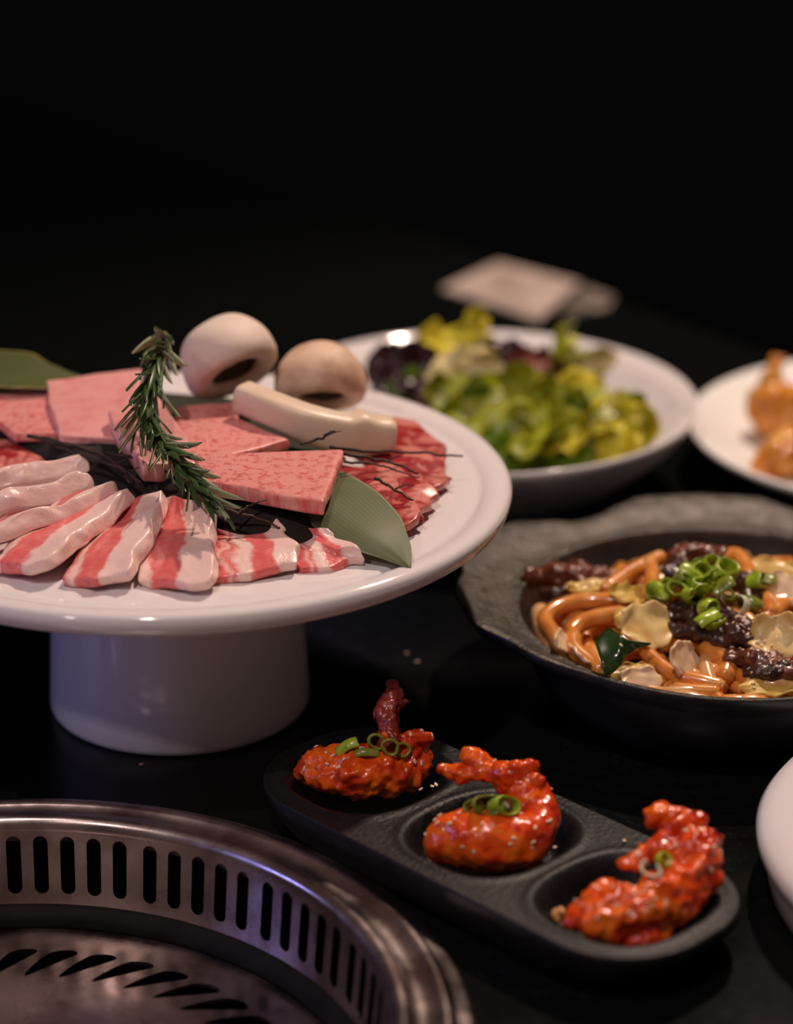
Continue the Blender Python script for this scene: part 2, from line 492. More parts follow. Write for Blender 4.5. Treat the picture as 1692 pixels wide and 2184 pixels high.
PLASTIC = M('clear_sleeve', [(.4, (.10, .09, .08)), (.6, (.36, .29, .25))], 60, 2, rough=.2, coat=.5)

# ------------------------------------------------------------------ setting: floor, back wall, granite table
link('floor', [(-4, -2, -.75), (4, -2, -.75), (4, 6, -.75), (-4, 6, -.75)], [(0, 1, 2, 3)], FLOORM, flat=True, kind='structure')
link('wall_back', [(-4, 4.2, -.75), (4, 4.2, -.75), (4, 4.2, 2.6), (-4, 4.2, 2.6)], [(0, 1, 2, 3)], WALLM, flat=True, kind='structure')

GX, GY = -.15, .787                      # grill centre
tn, tt = Vector((.79, .61, 0)).normalized(), Vector((.61, -.79, 0)).normalized()
table = empty('granite_table', (0, 0, 0), 'glossy black granite table top that carries all the dishes', 'table')
def tabletop():
    RH, seg = .1665, 96
    lo_n, hi_n, lo_t, hi_t = -.40, 1.147, -2.6, .02
    V, Fc = [], []
    g = Vector((GX, GY, 0)); gn, gt = g.dot(tn), g.dot(tt)
    def box(a):
        dn, dt = math.cos(a), math.sin(a)
        ks = []
        if dn > 1e-9: ks.append((hi_n - gn) / dn)
        if dn < -1e-9: ks.append((lo_n - gn) / dn)
        if dt > 1e-9: ks.append((hi_t - gt) / dt)
        if dt < -1e-9: ks.append((lo_t - gt) / dt)
        return min(ks)
    angs = [2 * math.pi * i / seg for i in range(seg)]
    for cn in (lo_n, hi_n):
        for ct in (lo_t, hi_t):
            angs.append(math.atan2(ct - gt, cn - gn) % (2 * math.pi))
    angs.sort()
    n = len(angs)
    for z, rr in ((0, 0), (-.03, 0)):
        for a in angs:
            V.append(g + (tn * math.cos(a) + tt * math.sin(a)) * RH + Vector((0, 0, z)))
        for a in angs:
            V.append(g + (tn * math.cos(a) + tt * math.sin(a)) * box(a) + Vector((0, 0, z)))
    for i in range(n):
        j = (i + 1) % n
        Fc += [(i, j, n + j, n + i), (2 * n + j, 2 * n + i, 3 * n + i, 3 * n + j), (n + i, n + j, 3 * n + j, 3 * n + i), (j, i, 2 * n + i, 2 * n + j)]
    return V, Fc
v, f = tabletop()
link('tabletop', v, f, GRANITE, table, flat=True)
def boxv(c, ax, ay, hx, hy, z0, z1):
    P = [Vector(c) + ax * sx * hx + ay * sy * hy for sx, sy in ((-1, -1), (1, -1), (1, 1), (-1, 1))]
    V = [p + Vector((0, 0, z0)) for p in P] + [p + Vector((0, 0, z1)) for p in P]
    return V, [(3, 2, 1, 0), (4, 5, 6, 7), (0, 1, 5, 4), (1, 2, 6, 5), (2, 3, 7, 6), (3, 0, 4, 7)]
for sn, st in ((-.3, -.1), (-.3, -2.47), (1.04, -.1), (1.04, -2.47)):
    v, f = boxv(tn * sn + tt * st, tn, tt, .035, .035, -.75, -.03)
    link('leg', v, f, IRON, table, flat=True)

# ------------------------------------------------------------------ built-in grill
grill = empty('tabletop_grill', (GX, GY, 0), 'round stainless steel grill sunk into the black table, with slotted collar', 'grill')
c0 = (GX, GY, 0)
prof = [(.1500, -.002), (.1488, .004), (.1500, .0072), (.1522, .0082), (.1545, .0070), (.1560, .0048), (.1600, .0040), (.1645, .0042), (.1660, .0056), (.1678, .0066), (.1698, .0058),
        (.1712, .0036), (.1730, .0028), (.1765, .0024), (.1780, .0016), (.1784, .0002)]
v, f = lathe(prof, c0, 160)
link('rim_flange', v, [tuple(reversed(x)) for x in f], STEEL, grill, solid=.0006)

def slot_cells(cells, mapping, shape, M_=24):
    """plates with a hole each: every cell is a rectangle (a0,a1,b0,b1) with its hole outline given by shape(cell)"""
    V, Fc = [], []
    for cell in cells:
        a0, a1, b0, b1 = cell
        hole = shape(cell)
        if hole is None:
            base = len(V)
            for aa, bb in ((a0, b0), ((a0 + a1) / 2, b0), (a1, b0), (a1, b1), ((a0 + a1) / 2, b1), (a0, b1)): V.append(mapping(aa, bb))
            Fc += [(base, base + 1, base + 4, base + 5), (base + 1, base + 2, base + 3, base + 4)]
            continue
        ca, cb = (a0 + a1) / 2, (b0 + b1) / 2
        n = len(hole); base = len(V)
        for (ha, hb) in hole: V.append(mapping(ha, hb))
        # outer ring: push the same fractions along the rectangle outline
        per = []
        hw, hh = (a1 - a0) / 2, (b1 - b0) / 2
        for k, (ha, hb) in enumerate(hole):
            da, db = (ha - ca) / hw, (hb - cb) / hh
            m = max(abs(da), abs(db), 1e-9)
            per.append((ca + da / m * hw, cb + db / m * hh))
        for s in ((-1, -1), (1, -1), (1, 1), (-1, 1)):
            tgt = (ca + s[0] * hw, cb + s[1] * hh)
            k = min(range(n), key=lambda q: ((per[q][0] - tgt[0]) / hw) ** 2 + ((per[q][1] - tgt[1]) / hh) ** 2)
            per[k] = tgt
        for p in per: V.append(mapping(*p))
        for k in range(n):
            j = (k + 1) % n
            Fc.append((base + k, base + j, base + n + j, base + n + k))
    return V, Fc

def weld(V, Fc, d=1e-5):
    bm = bmesh.new()
    vs = [bm.verts.new(p) for p in V]
    for q in Fc:
        try: bm.faces.new([vs[i] for i in q])
        except ValueError: pass
    bmesh.ops.remove_doubles(bm, verts=bm.verts, dist=d)
    bmesh.ops.recalc_face_normals(bm, faces=bm.faces)
    bm.verts.index_update()
    V2 = [x.co.copy() for x in bm.verts]; F2 = [tuple(x.index for x in q.verts) for q in bm.faces]
    bm.free()
    return V2, F2

def wall_map(a, z):
    t = (.0045 - z) / .0345
    r = lerp(.1492, .1458, t)
    return Vector((GX + r * math.cos(math.radians(a)), GY + r * math.sin(math.radians(a)), z))
cells, a = [], 0
s_, g_ = 4.33, 5.19
start = 84.4 - 2 * s_ - (s_ + (g_ - s_)) / 2
pitch = 22.5
for grp in range(16):
    base = 84.4 + grp * pitch
    for k in range(5):
        cc = base + (k - 2) * s_
        cells.append((cc - s_ / 2, cc + s_ / 2, -.0300, .0045))
    cells.append((base + 2.5 * s_, base + pitch - 2.5 * s_, -.0300, .0045))
def stadium(cell):
    a0, a1, b0, b1 = cell
    if a1 - a0 < 2: return None
    c, w, z0, z1 = (a0 + a1) / 2, 1.17, -.0248, .0008
    rz = .0030
    out = []
    for k in range(9):
        t = math.pi * k / 8
        out.append((c + w * math.cos(t), z1 - rz + rz * math.sin(t)))
    for k in range(9):
        t = math.pi + math.pi * k / 8
        out.append((c + w * math.cos(t), z0 + rz + rz * math.sin(t)))
    return out
v, f = weld(*slot_cells(cells, wall_map, stadium))
o = link('slotted_collar', v, f, STEEL, grill, flat=True, solid=.0007)
v, f = lathe([(.1458, -.0298), (.1440, -.0312), (.1415, -.0330), (.1400, -.0385)], c0, 160)
link('gap_ring', v, f, STEEL_DARK, grill, solid=.0008)  # ring across the gap, coloured near-black for its shade
v, f = lathe([(.1640, .001), (.1640, -.10), (0, -.10)], c0, 96)
link('fire_tub', v, f, SOOT, grill, solid=.0008)

GZ = -.0375
def grate_map(ang, r):
    tw = (.121 - min(.1300, max(.0960, r))) / .018 * math.degrees(.0115 / .112)
    a = math.radians(ang + tw)
    dome = .004 * (1 - (r / .14) ** 2)
    return Vector((GX + r * math.cos(a), GY + r * math.sin(a), GZ + dome))
NS = 45
a_first = math.degrees(math.atan2(.9060 - GY, (at(240, 2022, GZ)).x - GX))
cells = [(a_first + k * 8 - 4, a_first + k * 8 + 4, .0965, .1245) for k in range(NS)]
def drop(cell):
    a0, a1, b0, b1 = cell
    c = (a0 + a1) / 2
    out = []
    for k in range(11):
        t = -math.pi * .5 + math.pi * k / 10 + math.pi / 2
        out.append((c + 2.7 * math.cos(t), .1180 + .0036 * math.sin(t)))
    out += [(c - 2.4, .1130), (c - 1.8, .1075), (c - .9, .1015), (c, .0992), (c + .9, .1015), (c + 1.8, .1075), (c + 2.4, .1130)]
    return out
v, f = weld(*slot_cells(cells, grate_map, drop))
link('slotted_band', v, f, STEEL, grill, flat=True, solid=.0016)
def ring_strip(r0, r1, steps):
    V, Fc = [], []
    for q in range(steps + 1):
        r = lerp(r0, r1, q / steps)
        for k in range(180): V.append(grate_map(a_first + k * 2, r))
    for q in range(steps):
        for k in range(180):
            j = (k + 1) % 180
            Fc.append((q * 180 + k, (q + 1) * 180 + k, (q + 1) * 180 + j, q * 180 + j))
    return V, Fc
v, f = ring_strip(.1392, .1245, 6); link('plate_edge', v, f, STEEL, grill)
v, f = ring_strip(.0965, .002, 12); link('plate_centre', v, f, STEEL, grill)

# ------------------------------------------------------------------ cake stand
SX, SY = -.099, 1.066
stand = empty('cake_stand', (SX, SY, 0), 'white porcelain pedestal cake stand carrying the raw meat', 'cake stand')
ST = .1045
v, f = lathe([(0, ST), (.06, ST), (.128, ST), (.1335, ST + .0003), (.1355, ST - .0004), (.1375, ST + .0012), (.141, ST + .0028), (.1455, ST + .0034), (.1485, ST + .003), (.150, ST + .0012),
              (.1502, ST - .001), (.1492, ST - .0046), (.1475, ST - .0062), (.146, ST - .0064), (.14, ST - .0072), (.08, ST - .011), (.0, ST - .012)], (SX, SY, 0), 160)
link('plate', v, f, PORCELAIN, stand)
v, f = lathe([(.0545, ST - .010), (.0548, ST - .016), (.0568, .05), (.0590, .008), (.0594, .003), (.0588, .0008), (.0575, 0), (.0555, 0), (.0545, .004), (.052, ST - .016)], (SX, SY, 0), 128)
link('pedestal', v, f, PORCELAIN, stand)

# ------------------------------------------------------------------ salad bowl, dumpling plate, right dish
BX, BY = .045, 1.328
v, f = lathe([(0, .009), (.045, .0095), (.075, .020), (.098, .037), (.1080, .0482), (.1095, .0498), (.1118, .0514), (.1142, .0530), (.1158, .0542), (.1174, .0550), (.1186, .0545), (.1182, .0515), (.108, .036), (.085, .016), (.056, .006), (.050, .004), (.049, 0), (.045, 0), (.044, .003), (0, .004)], (BX, BY, 0), 128)
link('salad_bowl', v, f, PORCELAIN, label='wide white porcelain bowl filled with green salad', cat='bowl')
DX, DY = .288, 1.350
v, f = lathe([(0, .013), (.075, .0135), (.095, .017), (.115, .026), (.1205, .0295), (.1235, .0305), (.1252, .0295), (.1245, .0272), (.115, .021), (.095, .010), (.07, .004), (.068, 0), (.063, 0), (.062, .003), (0, .006)], (DX, DY, 0), 128)
link('dumpling_plate', v, f, CREAM, label='round cream plate holding fried golden dumplings', cat='plate')
RX, RY = .2665, .886
v, f = lathe([(0, .0325), (0.0860, .0325), (0.1080, .0322), (0.1170, .0308), (0.1225, .0280), (0.1250, .0245), (0.1248, .0215), (0.1230, .0195), (0.1212, .0180), (0.1210, .012), (0.1195, .004), (0.1165, 0), (0.1120, 0), (0.1100, .003), (0, .003)], (RX, RY, 0), 160)
link('round_dish', v, f, PORCELAIN, label='thick round white dish cut off by the right frame edge', cat='dish')

# ------------------------------------------------------------------ three-well tray
TC = Vector((.0375, .9020, 0)); td = Vector((.70, -.714, 0)).normalized(); tp = Vector((.714, .70, 0)).normalized()
TL, TW, TR, TZ = .110, .0425, .036, .0205
WELL = [-.0695, .0005, .0705]
def tray():
    nu, nv = 150, 64
    V, Fc = [], []
    def half(q):
        p = abs(q) * TW
        k = p - (TW - TR)
        return TL - TR + (math.sqrt(max(TR * TR - k * k, 0)) if k > 0 else TR)
    qs = [math.sin(math.pi / 2 * (-1 + 2 * j / nv)) for j in range(nv + 1)]
    def hz(t, p):
        z = TZ
        for w in WELL:
            d = ((abs(t - w) / .0315) ** 2.6 + (abs(p) / .0345) ** 2.6) ** (1 / 2.6)
            z -= .0125 * (1 - smooth(.70, .985, d))
            z += .0006 * math.exp(-((d - 1.03) / .05) ** 2)
        return z
    rows = []
    for q in qs:
        h = half(q); row = []
        for i in range(nu + 1):
            s = -1 + 2 * i / nu
            t, p = s * h, q * TW
            row.append(len(V)); V.append(TC + td * t + tp * p + Vector((0, 0, hz(t, p))))
        rows.append(row)
    for A, B in zip(rows, rows[1:]):
        for i in range(nu): Fc.append((A[i], A[i + 1], B[i + 1], B[i]))
    ring = rows[0][:] + [r[-1] for r in rows[1:]] + rows[-1][::-1][1:] + [r[0] for r in rows[::-1][1:-1]]
    prev = ring
    for sc, z in ((1.004, TZ - .0015), (1.0, TZ - .005), (.95, .009), (.87, .001), (.85, 0)):
        cur = []
        for i in ring:
            d = V[i] - TC; d.z = 0
            cur.append(len(V)); V.append(TC + d * sc + Vector((0, 0, z)))
        n = len(ring)
        for k in range(n):
            j = (k + 1) % n
            Fc.append((prev[k], cur[k], cur[j], prev[j]))
        prev = cur
    V.append(TC.copy()); m = len(V) - 1
    for k in range(len(prev)): Fc.append((prev[k], m, prev[(k + 1) % len(prev)]))
    return V, [tuple(reversed(x)) for x in Fc]
v, f = tray()
bm = bmesh.new(); vs = [bm.verts.new(p) for p in v]
for q in f: bm.faces.new([vs[i] for i in q])
bmesh.ops.recalc_face_normals(bm, faces=bm.faces)
bm.verts.index_update(); v = [x.co.copy() for x in bm.verts]; f = [tuple(x.index for x in q.verts) for q in bm.faces]; bm.free()
link('three_well_tray', v, f, IRON, label='long black stoneware tray with three wells, one glazed shrimp in each', cat='tray')

# ------------------------------------------------------------------ noodle pan
PX, PY = .150, 1.070
pan = empty('noodle_pan', (PX, PY, 0), 'black iron pan with a wide wavy grey flange, full of fried noodles', 'pan')
half_tab = [(90, .142), (104, .141), (110, .133), (117, .124), (123, .122), (130, .131), (138, .140), (146, .141), (156, .136), (170, .125), (193, .119), (206, .108), (231, .098), (255, .0925), (270, .0915)]
def flange_r(deg):
    d = (deg - 90) % 360
    if d > 180: d = 360 - d
    d += 90
    for (a, ra), (b, rb) in zip(half_tab, half_tab[1:]):
        if a <= d <= b: return lerp(ra, rb, smooth(0, 1, (d - a) / (b - a)))
    return half_tab[-1][1]
def flange_out(deg):
    k = max(0, math.sin(math.radians(deg)))
    return max(.0970, (flange_r(deg) + k * .0603) / (1 + k * .635))
def pan_meshes():
    seg = 144
    def ringpts(fr, z):
        return [Vector((PX + fr(360 * i / seg) * math.cos(2 * math.pi * i / seg), PY + fr(360 * i / seg) * math.sin(2 * math.pi * i / seg), z if not callable(z) else z(360 * i / seg))) for i in range(seg)]
    def build(rings, close=False):
        V, Fc = [], []
        for r in rings: V += r
        for k in range(len(rings) - 1):
            for i in range(seg):
                j = (i + 1) % seg
                Fc.append((k * seg + i, k * seg + j, (k + 1) * seg + j, (k + 1) * seg + i))
        return V, Fc
    c = lambda r: (lambda d: r)
    R0 = .0935
    lift = lambda d: .0440 + .25 * max(0, flange_out(d) - R0 - .002)
    mid = lambda q: (lambda d: lerp(R0 + .0018, flange_out(d), q))
    midz = lambda q: (lambda d: lerp(.0440, lift(d), q))
    inner = [ringpts(c(.0005), .006), ringpts(c(.055), .006), ringpts(c(.072), .010), ringpts(c(.085), .024), ringpts(c(R0 - .0012), .038), ringpts(c(R0), .0425)]
    fl = [ringpts(c(R0 - .0003), .0415), ringpts(c(R0 + .0002), .0434), ringpts(c(R0 + .0010), .0442), ringpts(mid(0), .0440), ringpts(mid(.3), midz(.27)), ringpts(mid(.65), midz(.63)), ringpts(mid(.93), midz(.96)), ringpts(flange_out, lambda d: lift(d) - .0006)]
    outer = [ringpts(flange_out, lambda d: lift(d) - .0006), ringpts(lambda d: flange_out(d) + .0006, lambda d: lift(d) - .003), ringpts(lambda d: flange_out(d) - .002, lambda d: lift(d) - .0065), ringpts(c(R0 + .0015), .034)]
    outer += [ringpts(c(.088), .018), ringpts(c(.076), .004), ringpts(c(.070), 0), ringpts(c(.0005), 0)]
    return build(inner), build(fl), build(outer)
A, B_, C_ = pan_meshes()
link('pan_bowl', A[0], [tuple(x) for x in A[1]], PAN, pan)
link('pan_flange', B_[0], B_[1], PANGREY, pan)
link('pan_underside', C_[0], [tuple(x) for x in C_[1]], PAN, pan)

# ------------------------------------------------------------------ card at the back
card = empty('menu_card', tuple(at(1095, 620, 0)), 'blurred pale printed card lying on the table behind the salad bowl', 'card')
def plate_quad(pts, z0, z1):
    V = [Vector((p.x, p.y, z0)) for p in pts] + [Vector((p.x, p.y, z1)) for p in pts]
    return V, [(3, 2, 1, 0), (4, 5, 6, 7), (0, 1, 5, 4), (1, 2, 6, 5), (2, 3, 7, 6), (3, 0, 4, 7)]
cA, cB, cC, cD = at(942, 618, 0), at(1062, 562, 0), at(1238, 606, 0), at(1150, 686, 0)
v, f = plate_quad([cA, cB, cC, cD], 0, .0012); link('paper', v, f, PAPER, card, flat=True)
def sub(u0, u1, w0, w1):
    g = lambda u, w: lerp(lerp(cA, cB, u), lerp(cD, cC, u), w)
    return [g(u0, w0), g(u1, w0), g(u1, w1), g(u0, w1)]
for q in ((.55, .86, .20, .42), (.30, .46, .30, .70), (.14, .2, .15, .8)):
    v, f = plate_quad(sub(*q), .0012, .0014); link('printed_band', v, f, PAPER2, card, flat=True)
v, f = plate_quad([at(1196, 678, 0), at(1246, 612, 0), at(1312, 636, 0), at(1296, 660, 0)], 0, .001)
link('clear_sleeve', v, f, PLASTIC, flat=True, label='small translucent sleeve lying at the right end of the blurred card', cat='sleeve')

# ------------------------------------------------------------------ leaves on the stand
def strip_leaf(name, spine, widths, mat, label, cat='leaf', n=40, m=9, roll=None, droop=0, group=None, th=.0005, side=None):
    """a blade along the spine; widths (left,right) per spine point; roll lifts/drops its two sides"""
    sp = spline(spine, n)
    V, U, W, Fc = [], [], [], []
    for k, p in enumerate(sp):
        t = k / (n - 1) * (len(widths) - 1); i = min(int(t), len(widths) - 2); ft = t - i
        wl = lerp(widths[i][0], widths[i + 1][0], ft); wr = lerp(widths[i][1], widths[i + 1][1], ft)
        rl = lerp(roll[i][0], roll[i + 1][0], ft) if roll else 0; rr = lerp(roll[i][1], roll[i + 1][1], ft) if roll else 0
        d = sp[min(k + 1, n - 1)] - sp[max(k - 1, 0)]
        s = Vector((d.y, -d.x, 0)).normalized()
        for j in range(m):
            q = -1 + 2 * j / (m - 1)
            w = wr * q if q > 0 else wl * q
            z = (rr if q > 0 else rl) * q * q
            V.append(p + s * w + Vector((0, 0, z + .0006 * nz(p, 40, q))))
            U.append(k / (n - 1)); W.append(j / (m - 1))
    for k in range(n - 1):
        for j in range(m - 1):
            Fc.append((k * m + j, k * m + j + 1, (k + 1) * m + j + 1, (k + 1) * m + j))
    return link(name, V, Fc, mat, attrs={'u': U, 'v': W}, solid=th, subsurf=1, label=label, cat=cat, group=group)

# bright leaf with its tip towards the viewer (spine runs from under the beef to the tip)
strip_leaf('bamboo_leaf', [at(560, 985, .1155), at(650, 1030, .119), at(720, 1065, .1195), at(790, 1120, .1165), at(840, 1170, .1115), at(876, 1212, .1080)],
           [(.020, .012), (.022, .016), (.021, .019), (.0165, .016), (.0085, .0075), (.0001, .0001)], BAMBOO,
           'green bamboo leaf whose pointed tip hangs over the stand plate', 'leaf', roll=[(0, -.004), (0, -.004), (-.001, -.005), (-.001, -.005), (0, -.002), (0, 0)])
strip_leaf('shade_dark_leaf', [at(20, 905, .117), at(150, 935, .122), at(330, 985, .1235), at(480, 1040, .1225), at(620, 1105, .117), at(760, 1178, .1065)],
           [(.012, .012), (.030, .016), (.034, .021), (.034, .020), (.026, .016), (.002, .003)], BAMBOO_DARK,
           'dark leaf with painted-in shade under the marbled beef slabs, above the pork belly', 'leaf', roll=[(-.001, -.004), (0, -.008), (.001, -.0100), (.001, -.0095), (0, -.006), (0, 0)])
strip_leaf('bamboo_leaf', [at(-220, 800, .120), at(-90, 786, .129), at(30, 792, .132), at(130, 806, .129), at(245, 822, .122)],
           [(.026, .026), (.027, .026), (.023, .023), (.015, .017), (.0005, .0005)], BAMBOO_BACK,
           'broad green leaf at the back left of the stand, behind the marbled beef', 'leaf', roll=[(.002, 0), (.002, 0), (.002, 0), (.001, 0), (0, 0)], n=60)
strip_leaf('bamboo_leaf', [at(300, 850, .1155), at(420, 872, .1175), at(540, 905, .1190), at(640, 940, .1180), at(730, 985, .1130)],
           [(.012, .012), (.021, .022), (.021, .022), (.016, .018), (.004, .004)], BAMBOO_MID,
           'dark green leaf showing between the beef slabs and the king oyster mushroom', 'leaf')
# ------------------------------------------------------------------ marbled beef slabs (photo outline of the top face, height of each corner)
def quad(pts): return [at(*p) for p in pts]
WAG = [
 ([(-60, 850, .127), (190, 800, .128), (150, 922, .1245), (36, 925, .1225)], .0045, WAGYU, 'marbled beef slab at the far left of the row, next to the frame edge'),
 ([(100, 812, .131), (300, 786, .131), (295, 935, .1255), (128, 926, .1265)], .0045, WAGYU_FAT, 'marbled beef slab second from the left, beside the pale upright slab'),
 ([(378, 866, .1275), (505, 856, .1265), (506, 900, .1245), (385, 915, .1255)], .0045, WAGYU, 'small marbled beef slab right below the white mushroom'),
 ([(228, 878, .1335), (338, 842, .1345), (432, 985, .1275), (306, 985, .1310)], .0092, WAGYU_FAT, 'pale fat-edged beef slab crossed by the rosemary sprig'),
 ([(338, 902, .1310), (500, 888, .1295), (618, 938, .1275), (420, 985, .1285)], .0056, WAGYU, 'marbled beef slab in the middle, partly under the front right slab'),
 ([(420, 968, .1330), (731, 958, .1315), (690, 1068, .1285), (436, 1022, .1305)], .0072, WAGYU, 'large marbled beef slab at the front right, above the green leaf'),
]
for k, (pts, th, mt, lb) in enumerate(WAG):
    v, f, a = slab(quad(pts), th, 12, 10, wob=.0008, edge=.0011, seed=11 + k * 7)
    link('marbled_beef_slab', v, f, mt, attrs=a, subsurf=1, label=lb, cat='beef slab', group='marbled beef slabs on the cake stand')

# lean red beef slices
BF = [
 ([(800, 880, .111), (880, 896, .1105), (948, 945, .110), (815, 965, .113)], 'red beef slice at the back, half under the king oyster mushroom'),
 ([(745, 950, .1165), (942, 942, .1115), (962, 1018, .1105), (905, 1062, .1120)], 'red beef slice reaching furthest right on the stand plate'),
 ([(700, 990, .1150), (850, 985, .1165), (938, 1052, .1125), (898, 1098, .1115)], 'red beef slice third from the back, between two other red slices'),
 ([(735, 1020, .1140), (835, 1015, .1160), (905, 1092, .1125), (852, 1142, .1105)], 'red beef slice at the front, touching the edge of the green leaf tip'),
 ([(-80, 935, .114), (70, 935, .117), (100, 985, .115), (-80, 1005, .112)], 'dark red beef slice at the left frame edge between pork and marbled beef'),
]
for k, (pts, lb) in enumerate(BF):
    v, f, a = slab(quad(pts), .0038, 11, 11, wob=.0024, edge=.0042, seed=60 + k * 5, nscale=75)
    link('red_beef_slice', v, f, BEEF, attrs=a, subsurf=1, label=lb, cat='beef slice', group='lean red beef slices on the cake stand')

# pork belly fan: corners inner-left, inner-right, outer-right, outer-left
PK = [
 ([(600, 1120, .1125), (700, 1130, .1150), (778, 1176, .1110), (628, 1203, .1098)], 1, .0058, 'small pork belly slice at the right end of the fan, under the leaf'),
 ([(440, 1085, .1150), (590, 1100, .1175), (643, 1186, .1130), (438, 1222, .1100)], 1, .0062, 'pork belly slice second from the right of the fan, with two fat bands'),
 ([(345, 1058, .1165), (448, 1072, .1225), (444, 1228, .1145), (278, 1232, .1095)], 2, .0068, 'pork belly slice third from the right, its rounded end nearest the plate edge'),
 ([(262, 1070, .1160), (345, 1046, .1245), (266, 1210, .1160), (116, 1222, .1100)], 0, .0070, 'pork belly slice fourth from the right of the fan'),
 ([(165, 1072, .1165), (276, 1036, .1255), (92, 1190, .1175), (-40, 1190, .1115)], 2, .0076, 'pork belly slice fifth from the right of the fan'),
 ([(110, 1072, .1175), (250, 1022, .1265), (-40, 1130, .1205), (-130, 1165, .1135)], 0, .0086, 'pork belly slice sixth from the right, a long narrow fat edge showing'),
 ([(90, 1040, .1190), (206, 998, .1270), (-60, 1060, .1220), (-160, 1105, .1155)], 0, .0092, 'pork belly slice with knobbly fat, second from the top of the fan'),
 ([(60, 1000, .1200), (184, 964, .1270), (-60, 1005, .1240), (-160, 1040, .1175)], 0, .0088, 'topmost pork belly slice of the fan, below the dark twigs'),
]
for k, (pts, mi, th, lb) in enumerate(PK):
    v, f, a = slab(quad(pts), th, 12, 18, wob=.0020 if k != 6 else .0034, edge=.0038 if k != 6 else .0050, seed=100 + k * 3, nscale=80, curve=lambda u, vv: -.0034 * smooth(.60, 1, vv) - .0012 * math.sin(vv * 5), taper=1)
    link('pork_belly_slice', v, f, PORK[mi], attrs=a, subsurf=1, label=lb, cat='pork slice', group='pork belly slices fanned on the cake stand')

# ------------------------------------------------------------------ mushrooms
def button(name, center, axis, R, hgt, spin, cmat, label):
    root = empty(name, tuple(center), label, 'mushroom', 'button mushrooms on the cake stand')
    ax = Vector(axis).normalized()
    s = ax.cross(Vector((0, 0, 1))).normalized(); w = s.cross(ax).normalized()
    # profile along the cap axis: outside dome, rolled edge, shallow hollow with gills
    prof = []
    for k in range(15):
        t = math.pi / 2 * k / 14
        prof.append((R * math.sin(t) ** .92, hgt * math.cos(t)))
    prof += [(R * 1.0, -.18 * hgt), (R * .93, -.36 * hgt), (R * .82, -.45 * hgt), (R * .68, -.44 * hgt), (R * .56, -.38 * hgt), (R * .50, -.24 * hgt)]
    gil = [(R * .52, -.28 * hgt), (R * .52, -.10 * hgt), (R * .45, -.02 * hgt), (R * .3, .02 * hgt), (0, .02 * hgt)]
    def make(pr, wob):
        V, Fc = lathe(pr, (0, 0, 0), 64)
        out = []
        for p in V:
            k = 1 + wob * mn.noise(Vector((p.x / R * 1.4 + spin, p.y / R * 1.4, p.z / R * 1.2)))
            q = p * k
            out.append(Vector(center) + s * q.x + w * q.y * .95 + ax * q.z)
        return out, Fc
    V, Fc = make(prof, .06); link('cap', V, Fc, cmat, root)
    V, Fc = make(gil, .0); link('gills', V, Fc, GILLS, root)
    c = Vector(center)
    path = [c + ax * (.12 * hgt), c + ax * (.04 * hgt), c - ax * (.06 * hgt)]
    V, Fc = tube(spline(path, 8), lambda t: R * (.20 + .02 * t), 16)
    link('stem', V, Fc, cmat, root)
m1 = at(489, 768, .1430); m2 = at(684, 818, .1275)
button('button_mushroom', m1, (-.46, .60, .66), .0231, .0203, 3.1, CAP1, 'large white button mushroom beside the rosemary, tilted to show its gills')
button('button_mushroom', m2, (-.05, .60, .80), .0216, .0194, 8.4, CAP2, 'tan button mushroom behind the king oyster mushroom piece')

def oyster():
    path = spline([at(518, 846, .1375), at(580, 872, .1350), at(660, 905, .1300), at(740, 924, .1250), at(832, 926, .1225)], 30)
    V, Fc = [], []
    seg = 28
    for k, p in enumerate(path):
        t = k / 29
        d = (path[min(k + 1, 29)] - path[max(k - 1, 0)]).normalized()
        s = Vector((d.y, -d.x, 0)).normalized()      # towards the viewer
        w = s.cross(d).normalized()
        if w.z < 0: w = -w
        hw = lerp(.0068, .0084, t)
        hh = lerp(.0068, .0076, t) + .0010 * math.sin(math.pi * t) + .0022 * math.exp(-((t - .83) / .05) ** 2) - .0006 * math.sin(t * 6)
        for i in range(seg):
            a = 2 * math.pi * i / seg
            ca, sa = math.cos(a), math.sin(a)
            e = .55
            V.append(p + s * hw * math.copysign(abs(ca) ** e, ca) + w * hh * math.copysign(abs(sa) ** e, sa))
    for k in range(29):
        for i in range(seg):
            j = (i + 1) % seg
            Fc.append((k * seg + i, k * seg + j, (k + 1) * seg + j, (k + 1) * seg + i))
    for base, flip in ((0, 1), (29 * seg, 0)):
        ids = [base + i for i in range(seg)]
        c = sum((V[i] for i in ids), Vector()) / seg
        dirv = (path[0] - path[1]).normalized() if flip else (path[-1] - path[-2]).normalized()
        V += [lerp(V[i], c, .12) + dirv * .0009 for i in ids]
        nb = len(V) - seg
        V.append(c + dirv * .0010)
        for i in range(seg):
            j = (i + 1) % seg
            q = (base + i, base + j, nb + j, nb + i); r = (nb + i, nb + j, len(V) - 1)
            Fc += [tuple(reversed(q)), tuple(reversed(r))] if flip else [q, r]
    return weld(V, Fc)
v, f = oyster()
link('king_oyster_mushroom', v, f, OYSTER, label='thick ivory piece of king oyster mushroom lying in front of the tan mushroom', cat='mushroom')

